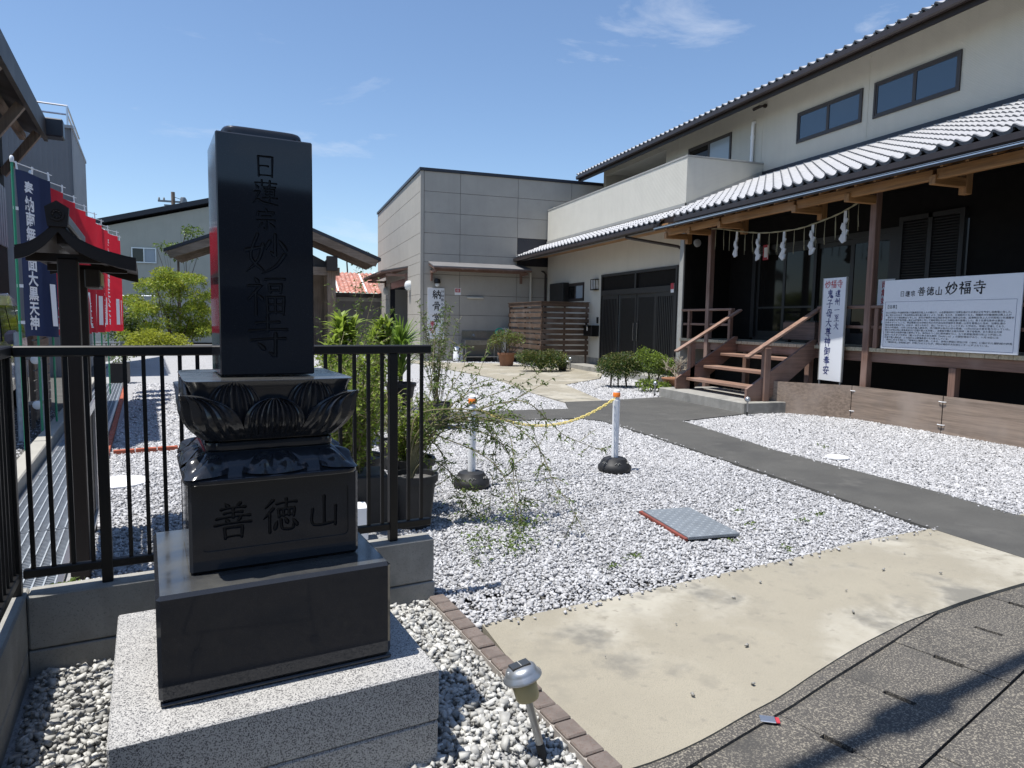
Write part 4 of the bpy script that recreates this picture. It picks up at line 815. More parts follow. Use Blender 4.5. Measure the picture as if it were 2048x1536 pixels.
# railing
def railing(y0, y1, posts):
    r_ = part('railing', MB().box(9.20, 9.30, y0, y1, 1.850, 1.900, .008), 'redwood_y', tp)
    part('mid_rail', MB().box(9.235, 9.275, y0 + .1, y1 - .05, 1.520, 1.570, .004), 'redwood_y', r_)
    for y in posts: part('rail_post', MB().box(9.21, 9.29, y - .04, y + .04, 1.206, 1.850, .006), 'redwood_z', r_)
railing(12.42, 14.35, (14.05, 12.50)); railing(5.0, 9.95, (9.86, 8.66, 7.31, 6.0))
# brackets, purlin, rafters, metal pent roof
for y in (14.25, 13.30, 12.19, 10.02, 8.83, 7.31, 5.8):
    part('bracket_arm', MB().beam((8.62, y, 3.60), (9.20, y, 3.60), .10, .13, c=.006), 'beamwood_x', tp)
    if y not in (13.30, 8.83): part('hanging_strut', MB().box(9.20, 9.32, y - .06, y + .06, 3.44, 3.93, .006), 'beamwood_z', tp)
for a, b in ((12.22, 14.30), (10.05, 12.16), (7.34, 9.99), (YR, 7.28)): part('purlin', MB().box(8.655, 8.745, a, b, 3.60, 3.745, .006), 'beamwood_y', tp)
y = YR + .2
while y < 14.3:
    part('rafter', MB().beam((8.50, y, 3.742), (9.32, y, 3.955), .045, .055), 'beamwood_x', tp); y += .365
q = MB().box(9.21, 9.31, YR, 14.4, 3.80, 3.95); part('eave_beam', q, 'dark_wood', tp)
pr = MB().extr([(8.42, YR, 3.745), (9.33, YR, 3.985), (9.33, YR, 4.005), (8.42, YR, 3.775)], (0, 14.35 - YR, 0)); pr = part('pent_roof', pr, 'metal_sheet', tp)
q = MB().box(8.385, 8.42, YR, 14.36, 3.715, 3.775, .003); part('roof_edge_trim', q, 'brown_gutter', pr)
q = MB().box(8.368, 8.384, YR, 14.36, 3.742, 3.757); part('drip_edge', q, 'aluminium', pr)
q = MB().box(8.376, 8.384, YR, 14.36, 3.772, 3.776); part('drip_edge', q, 'aluminium', pr)
q = MB().extr([(8.40, 14.33, 3.70), (9.30, 14.33, 3.94), (9.30, 14.33, 4.0), (8.40, 14.33, 3.77)], (0, .04, 0)); part('gable_trim', q, 'beamwood_x', pr)
# --- stairs and their plinth
solo('stair_plinth', MB().box(7.62, 8.95, 9.82, 12.62, -.05, .20, .012), 'concrete', kind='structure')
st = part('stairs', MB().box(9.26, 9.275, 10.06, 12.24, 1.0, 1.14), 'redwood_y', tp)
for y, lb in ((10.02, None), (12.28, None)):
    poly = [(7.83, .20), (7.80, .23), (7.80, .42), (9.20, 1.30), (9.27, 1.30), (9.27, .98), (8.22, .20)]
    q = MB().extr([(x, y - .03, z) for x, z in poly], (0, .06, 0)); part('stringer', q, 'redwood_x', st)
    part('handrail', MB().beam((7.78, y, .975), (9.33, y, 1.865), .125, .045, c=.008), 'treadwood_x', st)
    part('newel_post', MB().box(8.12, 8.24, y - .06 + (-.03 if y < 11 else .03), y + .06 + (-.03 if y < 11 else .03), .20, 1.15, .008), 'redwood_z', st)
for k, x in enumerate((8.02, 8.43, 8.83)):
    z = .44 + k * .255; part('tread', MB().box(x, x + .34, 10.051, 12.249, z - .055, z, .006), 'treadwood_y', st)
# plywood wind boards tied with cords
pts = [(8.32, 10.06), (9.175, 9.02), (9.235, 7.385), (9.25, 5.2)]
for i in range(3):
    a, b = Vector((*pts[i], 0)), Vector((*pts[i + 1], 0)); d = (b - a).normalized(); a2 = a + d * .008; b2 = b - d * .008
    part('wind_board', MB().beam((a2.x, a2.y, .275), (b2.x, b2.y, .275), .014, .56), 'plywood', tp)
q = MB()
for (x, y), d in (((9.185, 8.98), (.3, -1)), ((9.228, 7.385), (.02, -1))):
    dd = Vector((d[0], d[1], 0)).normalized()
    for z in (.47, .13):
        c = Vector((x - .010, y, z)); a, b = c - dd * .05, c + dd * .05
        q.tube([a + Vector((.02, 0, 0)), a + Vector((-.008, 0, 0)), c + Vector((-.012, 0, -.002)), b + Vector((-.008, 0, 0)), b + Vector((.02, 0, 0))], .0065, 6)
part('cord_tie', q, 'white_plastic', tp)

# ================================================================== COLUMBARIUM
cb = thing('columbarium', (8.5, 27, 0), 0, 'grey panelled flat-roofed cube building with dark roof edge left of the hall', 'building')
LX, FY = 5.06, 25.5
q = MB(); q.box(LX + .03, 13.4, FY + .03, FY + .25, -.05, 7.02); q.box(LX + .03, LX + .25, FY + .25, 28.15, -.05, 7.02); q.box(LX + .03, LX + .25, 32.9, 37, -.05, 7.02); q.box(LX + .03, LX + .25, 28.15, 32.9, 2.95, 7.02); q.box(LX + .03, 13.4, 36.8, 37, -.05, 7.02); q.box(LX + .25, 13.4, FY + .25, 36.8, 6.7, 6.75)
q.box(LX + .25, LX + 1.4, 32.9, 33.1, 0, 3); q.box(LX + .25, LX + 1.4, 27.95, 28.15, 0, 3)
part('core_wall', q, 'roof_edge', cb)
zs = [7.02, 6.29, 5.525, 4.77, 4.01, 3.70, 3.25, 2.49, 1.735, .97, .18]; g = .012
xs = [LX + .13, 6.57, 8.87, 11.12, 13.38]
panels = []
for j in range(len(zs) - 1):
    for i in range(len(xs) - 1):
        if i == 2 and j == 4 - 1 + 1: pass
        x0, x1, z1, z0 = xs[i] + g / 2, xs[i + 1] - g / 2, zs[j] - g / 2, zs[j + 1] + g / 2
        if i == 2 and 4.0 < z1 < 4.77 + .1: continue
        part('wall_panel', MB().box(x0, x1, FY, FY + .03, z0, z1, .003), 'columbarium_panel', cb)
ys = [FY + .13, 27.0, 28.15, 30.3, 32.9, 35.0, 37.0]
for j in range(len(zs) - 1):
    for i in range(len(ys) - 1):
        y0, y1, z1, z0 = ys[i] + g / 2, ys[i + 1] - g / 2, zs[j] - g / 2, zs[j + 1] + g / 2
        if i in (2, 3):
            if z1 < 3.3: continue
        part('wall_panel', MB().box(LX, LX + .03, y0, y1, z0, z1, .003), 'columbarium_panel', cb)
part('corner_trim', MB().box(LX - .004, LX + .12, FY - .004, FY + .12, .18, 7.02, .004), 'columbarium_panel', cb)
part('footing', MB().box(LX + .02, 13.4, FY + .01, FY + .06, -.05, .17).box(LX + .01, LX + .06, FY + .06, 28.1, -.05, .17), 'concrete', cb); part('footing', MB().box(LX + .01, LX + .06, 32.95, 37, -.05, .17), 'concrete', cb)
part('roof_edge', MB().box(LX - .05, 13.5, FY - .05, FY + .25, 7.02, 7.13, .005).box(LX - .05, LX + .25, FY + .25, 37.05, 7.02, 7.13, .005).box(LX + .25, 13.5, FY + .25, 37.05, 7.02, 7.06), 'roof_edge', cb)
wf = part('window', MB().box(8.9, 11.1, FY + .02, FY + .08, 4.70, 4.77).box(8.9, 11.1, FY + .02, FY + .08, 4.02, 4.10).box(8.88, 8.95, FY + .02, FY + .08, 4.1, 4.7), 'roof_edge', cb)
part('pane', MB().box(8.95, 11.1, FY + .05, FY + .06, 4.1, 4.7), 'pane_dark', wf)
# canopies
def canopy(a, b, out, z, axis):
    f = (lambda u, w, zz: (u, FY - w, zz)) if axis == 'x' else (lambda u, w, zz: (LX - w, u, zz))
    r = part('canopy', MB().extr([f(a, 0, z), f(a, out, z - .22), f(a, out, z - .26), f(a, 0, z - .05)], Vector(f(b, 0, 0)) - Vector(f(a, 0, 0))), 'shutter_grey', cb)
    d = MB()
    n = int((b - a) / .48)
    for k in range(n + 1):
        u = a + .04 + (b - a - .08) * k / n; d.beam(f(u, .0, z - .10), f(u, out - .03, z - .30), .05, .07)
    part('canopy_rafters', d, 'redwood_y' if axis == 'x' else 'redwood_x', r)
    part('canopy_beam', MB().beam(f(a + .1, out * .6, z - .32), f(b - .1, out * .6, z - .32), .09, .12), 'redwood_x' if axis == 'x' else 'redwood_y', r)
    part('canopy_fascia', MB().beam(f(a, out - .02, z - .285), f(b, out - .02, z - .285), .025, .05), 'redwood_x' if axis == 'x' else 'redwood_y', r)
    for u in (a + .12, b - .12): part('canopy_bracket', MB().beam(f(u, 0, z - .38), f(u, out * .8, z - .38), .09, .10).beam(f(u, .04, z - .72), f(u, .04, z - .3), .08, .08), 'redwood_y' if axis == 'x' else 'redwood_x', r)
canopy(5.36, 9.15, .95, 3.72, 'x'); canopy(28.12, 34.2, 1.1, 3.72, 'y')
dd = part('doorway', MB().box(LX + 1.15, LX + 1.25, 28.15, 32.9, .0, 2.95), 'dark_door', cb)
part('pane', MB().box(LX + 1.12, LX + 1.14, 28.5, 30.4, .2, 2.1), 'pane_dark', dd); part('pane', MB().box(LX + 1.12, LX + 1.14, 30.6, 32.6, .2, 2.1), 'pane_dark', dd)
part('door_jamb', MB().box(LX + .25, LX + 1.15, 32.86, 32.898, 0, 2.95).box(LX + .25, LX + 1.15, 28.152, 28.19, 0, 2.95), 'columbarium_panel', cb)
part('downpipe', MB().tube([(9.43, FY - .07, 3.45), (9.43, FY - .07, .1)], .045, 8), 'plaster_smooth', cb)
for (y, lb) in ((28.05 - .45, 'white round bulkhead lamp right of the columbarium doorway'), (33.5, 'white round bulkhead lamp left of the columbarium doorway')):
    solo('wall_lamp', MB().lathe([(.20, 0), (.20, .05), (.19, .12), (.14, .19), (.06, .22), (.001, .225)], (LX - .002, y, 2.9), 18, (-1, 0, 0)), 'white_glass', lb, 'lamp')

# ================================================================== THINGS ON AND ROUND THE COLUMBARIUM
sg = thing('wall_sign', (5.65, FY - .03, .85), 0, 'tall white sign reading 納骨堂 on the grey columbarium wall', 'sign')
part('board', MB().box(5.33, 5.97, FY - .05, FY - .02, .82, 2.74, .004), 'sign_white', sg)
q = MB(); write(q, '納骨堂', (5.50, FY - .0505, 2.32), (1, 0, 0), (0, 0, 1), .34, 12, step=1.28); part('lettering', q, 'ink_black', sg)
q = MB(); typeset(q, '分納骨も御相談下さい', (5.83, FY - .0505, 2.56), (1, 0, 0), (0, 0, 1), .13, vertical=True, step=1.2, bold=.01); part('small_lettering', q, 'ink_black', sg)
q = MB(); write(q, '奉安', (5.40, FY - .0505, 1.28), (1, 0, 0), (0, 0, 1), .22, 15); part('red_lettering', q, 'ink_red', sg)
st_ = thing('security_sticker', (6.5, FY, 2.63), 0, 'small red and white sticker on the grey panels right of the sign', 'sticker')
part('sheet', MB().box(6.38, 6.62, FY - .006, FY - .001, 2.50, 2.76), 'white_paint', st_); part('red_field', MB().box(6.40, 6.60, FY - .009, FY - .0065, 2.60, 2.74), 'ink_red', st_)
q = MB()
for k in range(3): q.box(6.44, 6.56, FY - .012, FY - .0095, 2.635 + k * .03, 2.648 + k * .03)
part('print', q, 'white_paint', st_)
q = MB(); q.box(6.86, 7.50, FY - .10, FY - .002, 2.37, 2.45, .02); solo('fluorescent_fixture', q, 'plaster_smooth', 'slim horizontal strip light fixture on the grey wall above the sink', 'lamp')
fl = thing('spot_lamp', (5.67, FY - .05, 2.8), 0, 'black spot lamp with white bulb above the white wall sign', 'lamp')
part('housing', MB().lathe([(.03, .16), (.10, .14), (.13, .02), (.12, -.02)], (5.67, FY - .14, 2.93), 14), 'black_metal', fl); part('bulb', MB().lathe([(.001, -.12), (.06, -.10), (.085, -.04), (.07, .0)], (5.67, FY - .15, 2.90), 14), 'white_glass', fl); part('arm', MB().box(5.63, 5.71, FY - .10, FY, 2.98, 3.10), 'black_metal', fl)
sk = thing('sink', (7.2, FY - .35, 0), 0, 'stainless steel outdoor sink unit with splashback against the grey wall', 'sink')
part('basin', MB().box(6.64, 8.0, FY - .62, FY - .05, .62, .82, .01), 'steel', sk); part('splashback', MB().box(6.64, 8.0, FY - .05, FY - .015, .82, 1.15, .006), 'steel', sk)
for x, y in ((6.68, FY - .58), (7.96, FY - .58), (6.68, FY - .09), (7.96, FY - .09)): part('leg', MB().tube([(x, y, 0), (x, y, .62)], .022, 8), 'steel', sk)
part('shelf', MB().box(6.7, 7.94, FY - .58, FY - .09, .16, .19), 'steel', sk); part('tap', MB().tube([(7.1, FY - .05, .98), (7.1, FY - .2, 1.02), (7.1, FY - .24, .93)], .016, 8), 'steel', sk)
bx = thing('outdoor_unit', (8.55, FY - .3, 0), 0, 'pale grey metal cabinet unit between the sink and the slatted screen', 'unit')
part('casing', MB().box(8.15, 9.0, FY - .62, FY - .12, .12, 1.28, .012), 'plaster_smooth', bx); part('grille', MB().box(8.25, 8.92, FY - .63, FY - .622, .3, .98, .0), 'shutter_grey', bx)
q = MB()
for z in np.linspace(.34, .94, 9): q.box(8.26, 8.91, FY - .642, FY - .631, z, z + .02)
part('grille_bars', q, 'trim_grey', bx); part('foot', MB().box(8.2, 8.3, FY - .6, FY - .1, 0, .12).box(8.85, 8.95, FY - .6, FY - .1, 0, .12), 'concrete', bx)
q = MB()
for k in range(5): q.tube([(7.98 + .14 * math.cos(a), FY - .70 + k * .03, 1.12 + .14 * math.sin(a)) for a in np.linspace(0, 2 * math.pi, 17)], .02, 6, cap=False)
q.tube([(7.98, FY - .58, .85), (7.98, FY - .58, 1.13)], .02, 6); solo('hose_reel', q, 'green_hose', 'green garden hose coil beside the pale cabinet', 'hose')
pu = thing('water_pump', (6.45, FY - .5, 0), 0, 'small white pump unit with black pipe on the ground left of the sink', 'pump')
part('casing', MB().lathe([(.19, 0), (.19, .40), (.15, .50), (.06, .54), (.001, .545)], (6.42, FY - .45, .02), 14), 'white_plastic', pu); part('pipe', MB().tube([(6.35, FY - .66, .30), (6.38, FY - .70, .40), (6.45, FY - .68, .34), (6.42, FY - .68, .12), (6.38, FY - .67, .05)], .022, 6).tube([(6.44, FY - .66, .5), (6.44, FY - .64, .42)], .05, 8), 'black_rubber', pu); part('base', MB().box(6.2, 6.68, FY - .7, FY - .2, 0, .03), 'black_rubber', pu)
# slatted screen
ss = thing('slatted_screen', (9.1, 21.3, 0), 0, 'brown wooden slatted screen standing round equipment at the hall wall', 'screen')
zl = np.linspace(.43, 2.06, 10)
for i, z in enumerate(zl):
    o = 0 if i % 2 else .03
    part('slat', MB().box(8.28, 10.02, 21.28 - o, 21.305 - o, z, z + .135, .003), 'slatwood_x', ss)
    part('slat', MB().box(8.28 + o, 8.305 + o, 21.33, 24.7, z, z + .135, .003), 'slatwood_y', ss)
for x, y in ((8.335, 21.34), (9.15, 21.34), (9.96, 21.34), (8.335, 23.0), (8.335, 24.66)): part('post', MB().box(x - .03, x + .03, y - .03, y + .03, 0, 2.2, .003), 'slatwood_z', ss)
part('top_board', MB().box(8.25, 10.03, 21.24, 21.38, 2.2, 2.225).box(8.25, 8.39, 21.38, 24.72, 2.2, 2.225), 'slatwood_y', ss)
q = MB(); q.beam((8.36, 21.5, .5), (8.36, 23.0, 2.1), .02, .08); q.beam((8.36, 23.0, .5), (8.36, 24.6, 2.1), .02, .08); part('brace', q, 'slatwood_y', ss)
# entrance wall things
q = thing('wall_lantern', (10.03, 20.9, 2.65), 0, 'boxy wall lantern with dark frame left of the entrance', 'lamp')
part('glass', MB().box(9.98, 10.08, 20.76, 21.08, 2.66, 2.95), 'white_glass', q); f_ = MB()
for y in (20.74, 20.86, 20.98, 21.1): f_.box(9.965, 9.98, y - .012, y + .012, 2.63, 2.98)
f_.box(9.965, 10.1, 20.72, 21.12, 2.62, 2.645).box(9.965, 10.1, 20.72, 21.12, 2.965, 2.985); part('frame', f_, 'brown_metal', q)
mb_ = thing('mailbox', (9.98, 20.9, 1.06), 0, 'black mailbox with white label on the wall left of the entrance', 'mailbox')
part('case', MB().box(9.82, 10.1, 20.62, 21.26, 1.08, 1.45, .01), 'black_metal', mb_); part('label', MB().box(9.812, 9.818, 20.92, 21.0, 1.27, 1.43), 'white_paint', mb_); part('slot', MB().box(9.70, 9.819, 20.66, 21.22, 1.40, 1.42), 'black_metal', mb_)
solo('intercom', MB().box(10.06, 10.1, 20.68, 20.78, 1.52, 1.72, .006), 'black_metal', 'small black intercom box on the cream wall above the mailbox', 'intercom')
rs = thing('door_sticker', (10.05, 16.1, 2.5), 0, 'small red and white sticker at the right end of the entrance lintel', 'sticker')
part('sheet', MB().box(10.035, 10.046, 16.05, 16.20, 2.38, 2.63), 'white_paint', rs); part('red_field', MB().box(10.028, 10.034, 16.05, 16.20, 2.47, 2.63), 'ink_red', rs)

# ================================================================== SIGNS AT THE VERANDA
ib = thing('information_board', (9.33, 7.4, 1.21), 0, 'wide white information board on the veranda headed 日蓮宗 善徳山妙福寺', 'sign')
IX, IY0, IY1, IZ0, IZ1 = 9.165, 8.49, 6.33, 1.210, 2.285; tilt = .03
TI = Matrix.Identity(4)
part('board', MB().box(IX, IX + .02, IY1, IY0, IZ0, IZ1, .002), 'sign_white', ib)
ex, ey = (0, -1, 0), (0, 0, 1)
q = MB(); P_at = lambda a, z: (IX - .0005, IY0 - a, z)
write(q, '日蓮宗', P_at(.30, 2.02), ex, ey, .088, 11, vertical=False, step=1.06)
write(q, '善徳山', P_at(.61, 2.025), ex, ey, .130, 12, vertical=False, step=1.10)
write(q, '妙福寺', P_at(1.06, 2.025), ex, ey, .190, 12, vertical=False, step=1.10); part('heading', q, 'ink_black', ib)
q = MB(); L_ = ['当山は明治21年満願寺第25世龍鳳院日獣上人の開山で、山名郡福田村に法華弘通のため清正公を奉安し説教場と称した。', '後に清正公の法号「浄池院殿永運日乗大居士」より「永運」を頂き、永運結社となる。満願寺39世龍潮院日潤上人が',
 '　総世となり福田教会と号した。総世が静岡の本山池田本覚寺に瑞世山の後、延寿院日良上人の代昭和11年満勝寺', '塔中真乗坊を移転再建し清正山妙福寺と号して御祈祷を中心に法華弘通の道場とした。第３世遷化後寺は衰退し', '廃寺までいくところ、現住職第6世玄妙院日光の代平成26年妙福寺を再建し山号を善徳山と改め、法華弘通の',
 '根本道場を復興する。以前は、清正公を祀り、俗に「おせいしょうこうさま」と呼ばれ、地域に密着しており、', '毎月の祈祷会、10月12日は大聖人御会式、浄行菩薩は毎月23日の祭典、11月23日は大祭を執り行っていた。', '現在は本堂正面に根本尊並びに日蓮大聖人を安置し、法華経守護の七面大明神・鬼子母尊神、また清正公大神',
 '三面大黒天を勧請守護の善神とする。毎月8のつく日に御命講を行い、七つ釜道場(現掛川市)より移回した', '遠州一の大きさを誇る「願つなぎの鬼子母大尊神（2m30ｃm）」の御祈祷会があり、11月18日には', '日蓮大聖人御会式、２月始めには開運星祭りを大祭としている。', '　境内にある手洗鉢に「馬喰村川端孝三郎」とある。本殿の欄間に明治27年（1894）に描かれた鯉釣船の絵馬', '（「福田町史」民俗編口絵）が掲げられていたが、現在は福田中央交流センターに移されている。']
typeset(q, '【沿革】', P_at(.05, 1.845), ex, ey, .062, bold=.012)
for i, s in enumerate(L_): typeset(q, s, P_at(.06, 1.765 - i * .0385), ex, ey, .0315, width=min(1.98, len(s) * .0382), bold=.01)
part('lettering', q, 'ink_grey', ib)
q = MB()
for a0, a1, z0, z1 in ((.04, 2.10, 1.945, 1.948), (.04, 2.10, 1.238, 1.241), (.04, .043, 1.241, 1.945), (2.097, 2.10, 1.241, 1.945)): q.box(IX - .0022, IX - .0008, IY0 - a1, IY0 - a0, z0, z1)
part('border', q, 'ink_blue', ib)
ts = thing('standing_sign', (9.0, 9.3, .0), 0, 'tall white standing sign with red 妙福寺 and blue characters beside the stairs', 'sign')
a = Vector((9.165, 9.77, 0)); b = Vector((9.135, 9.235, 0)); d = (b - a).normalized(); nrm = Vector((d.y, -d.x, 0))
if nrm.x > 0: nrm = -nrm
part('board', MB().beam((a.x, a.y, 1.49), (b.x, b.y, 1.49), .028, 1.79, c=.003), 'sign_white', ts)
part('frame', MB().beam((a.x, a.y, 1.49), a + Vector((-.0, .016, 1.49)), .034, 1.80).beam((b.x, b.y, 1.49), b + Vector((0, -.016, 1.49)), .034, 1.80), 'trim_grey', ts)
for e in (a + d * .015, b - d * .015): part('leg', MB().box(e.x - .012, e.x + .012, e.y - .012, e.y + .012, -.02, .6), 'grey_steel', ts)
oa = a + nrm * .0145; pos = lambda u, z: oa + d * u + Vector((0, 0, z))
q = MB(); write(q, '妙福寺', pos(.035, 2.205), d, (0, 0, 1), .140, 11, vertical=False, step=1.04); part('red_lettering', q, 'ink_red', ts)
q = MB(); write(q, '鬼子母大尊神御奉安', pos(.10, 2.03), d, (0, 0, 1), .155, 12, step=1.07); write(q, '遠州一至大', pos(.30, 2.05), d, (0, 0, 1), .125, 12, step=1.12); part('blue_lettering', q, 'ink_blue', ts)
pf = thing('paper_notice', (10.45, 9.6, 1.6), 0, 'white paper notice with red characters behind the veranda post', 'notice')
part('sheet', MB().box(10.49, 10.495, 9.50, 9.86, 1.62, 2.42), 'sign_white', pf); q = MB(); typeset(q, '南無妙法蓮', (10.489, 9.78, 2.27), (0, -1, 0), (0, 0, 1), .14, vertical=True, bold=.02); part('lettering', q, 'ink_red', pf)
op = thing('offering_box', (10.2, 11.3, 1.21), 0, 'brown wooden offering box on the veranda behind the stairs', 'box')
part('box_body', MB().box(10.0, 10.42, 10.85, 11.75, 1.26, 1.62, .008), 'redwood_y', op); q = MB()
for k in range(7): q.box(10.02 + k * .057, 10.04 + k * .057, 10.87, 11.73, 1.622, 1.65)
part('top_slats', q, 'dark_wood', op); part('feet', MB().box(10.02, 10.1, 10.9, 11.0, 1.206, 1.26).box(10.02, 10.1, 11.6, 11.7, 1.206, 1.26), 'dark_wood', op)
# shimenawa with paper streamers
sr = thing('sacred_rope', (9.15, 11, 3.2), 0, 'straw sacred rope with white zigzag paper streamers hung under the veranda eave', 'rope')
rp = ipoly([(9.15, 13.18, 3.66), (9.15, 12.85, 3.62), (9.15, 12.2, 3.49), (9.15, 11.55, 3.385), (9.15, 11.0, 3.345), (9.15, 10.43, 3.34), (9.15, 9.94, 3.40), (9.15, 9.49, 3.48), (9.15, 9.17, 3.58), (9.15, 8.90, 3.66)], 6)
q = MB()
for ph in (0, math.pi): q.tube([p + Vector((.007 * math.cos(i * .9 + ph), 0, .007 * math.sin(i * .9 + ph))) for i, p in enumerate(rp)], .010, 5)
part('rope', q, 'straw', sr)
def rope_z(y): return min(rp, key=lambda p: abs(p.y - y)).z
for k, y in enumerate((12.27, 11.57, 10.84, 10.10, 9.36)):
    q = MB(); z = rope_z(y) - .01; L = .52
    q.extr([(9.14, y - .03, z), (9.14, y + .03, z), (9.14, y + .035, z - .16), (9.14, y - .035, z - .16)], (.003, 0, 0))
    for j in range(4):
        zz = z - .13 - j * .095; sgn = 1 if (j + k) % 2 else -1; w = .05 + .012 * j; dx = random.uniform(-.02, .02)
        for e in (0, .02):
            q.extr([(9.135 - e + dx, y - w + sgn * .02, zz - .015), (9.135 - e, y + w * .3 + sgn * .02, zz + .03), (9.15 - e, y + w + sgn * .025, zz - .05), (9.13 - e + dx, y + w * .2 - sgn * .01, zz - .13), (9.125 - e, y - w * .8, zz - .10)], (.003, 0, 0))
    part('paper_streamer', q, 'paper', sr)
q = MB()
for k in range(17):
    y = 13.0 - k * .245 + random.uniform(-.03, .03); z = rope_z(y)
    for j in range(3): q.tube([(9.15, y, z), (9.15 + random.uniform(-.01, .01), y + random.uniform(-.012, .012), z - .2), (9.15 + random.uniform(-.02, .02), y + random.uniform(-.02, .02), z - random.uniform(.36, .46))], .0035, 4)
part('straw_tassels', q, 'straw', sr, kind='stuff')
rl = thing('paper_talisman', (10.5, 12.9, 3.1), 0, 'small red paper talisman on the dark door frame behind the streamers', 'talisman')
part('sheet', MB().box(10.49, 10.495, 12.92, 13.10, 3.02, 3.36), 'ink_red', rl); part('print', MB().box(10.484, 10.489, 12.96, 13.06, 3.08, 3.30).box(10.484, 10.489, 12.93, 12.945, 3.04, 3.34), 'white_paint', rl)

# ================================================================== CHAIN STANDS
def stand(x, y, lab):
    t = thing('chain_stand', (x, y, 0), random.uniform(0, 6), lab, 'bollard', 'white chain stands in the gravel')
    prof = [(.165, 0), (.175, .03), (.172, .06), (.150, .085), (.120, .135), (.085, .148), (.045, .150), (.044, .12)]
    part('base', MB().lathe(prof, (x, y, 0.004), 12), 'black_rubber', t)
    q = MB()
    for k in range(6):
        a = k * math.pi / 3 + .3; q.tube([(x + r * math.cos(a + da), y + r * math.sin(a + da), z) for da, r, z in ((-.22, .1465, .10), (-.1, .138, .113), (.0, .150, .094), (.1, .138, .113), (.22, .1465, .10))], .0035, 4)
    part('base_emblem', q, 'trim_grey', t)
    part('pole', MB().lathe([(.037, .12), (.037, .752), (.030, .76), (.028, .79)], (x, y, 0), 16), 'white_plastic', t)
    part('cap', MB().lathe([(.034, .785), (.038, .79), (.038, .825), (.034, .832)], (x, y, 0), 16), 'orange_plastic', t); part('cap_top', MB().lathe([(.034, .832), (.032, .850), (.018, .862), (.001, .864)], (x, y, 0), 16), 'white_plastic', t)
    return t
SA_, SB_ = (1.690, 6.05), (3.312, 6.31)
stand(*SA_, 'white chain stand with orange cap standing behind the arching branches'); stand(*SB_, 'white chain stand with orange cap standing alone in open gravel, right')
ch = thing('plastic_chain', (2.5, 6.2, .5), 0, 'yellow plastic chain sagging between the two white chain stands', 'chain')
a, b = Vector((SA_[0] + .03, SA_[1] - .02, .745)), Vector((SB_[0] - .03, SB_[1] - .02, .770)); n = 46
def chp(u): p = a.lerp(b, u); p.z -= .82 * u * (1 - u) * .98 + .02 * math.sin(math.pi * u); return p
q0 = MB(); q0.tube([(.024 * math.cos(t_) + (.010 if math.cos(t_) > 0 else -.010), .0125 * math.sin(t_), 0) for t_ in np.linspace(0, 2 * math.pi, 11)], .0038, 5, cap=False); lk = q0.mesh('link'); lk.materials.append(MATS['yellow_plastic'])
XC = wm(ch).inverted()
for k in range(n):
    p = chp((k + .5) / n); d = chp((k + 1) / n) - chp(k / n); e = d.to_track_quat('X', 'Z').to_matrix().to_4x4() @ Matrix.Rotation(R(45 + 90 * (k % 2)), 4, 'X')
    inst('link', lk, ch, XC @ p, e.to_euler())
# ================================================================== SOLAR LAMPS
def solar_lamp(x, y, lean, lab, sc=1., grp=None, simple=False):
    t = thing('solar_lamp', (x, y, 0), 0, lab, 'garden lamp', grp); T = Matrix.Translation((x, y, 0)) @ Matrix.Rotation(lean[0], 4, 'X') @ Matrix.Rotation(lean[1], 4, 'Y') @ Matrix.Scale(sc, 4)
    part('spike', MB().lathe([(.012, -.05), (.015, .0), (.0175, .055), (.016, .06)], n=12), 'rubber_tip', t, T); part('stem', MB().lathe([(.0145, .055), (.0145, .235)], n=14), 'steel', t, T)
    if simple:
        part('head', MB().lathe([(.018, .235), (.045, .25), (.05, .275), (.035, .31), (.012, .325), (.001, .326)], n=14), 'lamp_head', t, T); return
    part('lamp_shade', MB().lathe([(.016, .225), (.040, .230), (.044, .240), (.046, .315), (.044, .318)], n=24), 'lamp_glass', t, T)
    part('cap', MB().lathe([(.040, .312), (.068, .306), (.072, .311), (.071, .318), (.061, .328), (.059, .334), (.054, .346), (.040, .354), (.020, .357), (.001, .358)], n=32), 'lamp_head', t, T)
    part('solar_cell', MB().box(-.036, .036, -.026, .026, .346, .362, .002), 'solar_cell', t, T); part('cell_line', MB().box(-.0015, .0015, -.026, .026, .3623, .3632), 'trim_grey', t, T); part('sensor', MB().lathe([(.004, .340), (.004, .352), (.001, .353)], (-.050, -.012, 0), 8), 'white_glass', t, T)
solar_lamp(.872, 2.128, (R(-9), R(-13)), 'silver solar garden lamp with yellowed glass leaning beside the brick edging', .98)
solar_lamp(7.60, 9.70, (0, 0), 'small silver globe garden lamp at the front corner of the stair plinth', 1.0, simple=True)
solar_lamp(7.58, 12.72, (R(3), 0), 'small silver garden lamp between the stair plinth and green bush', 1.0, simple=True)
solar_lamp(8.90, 20.2, (0, 0), 'small silver garden lamp beside the round white stone', 1.3, simple=True)
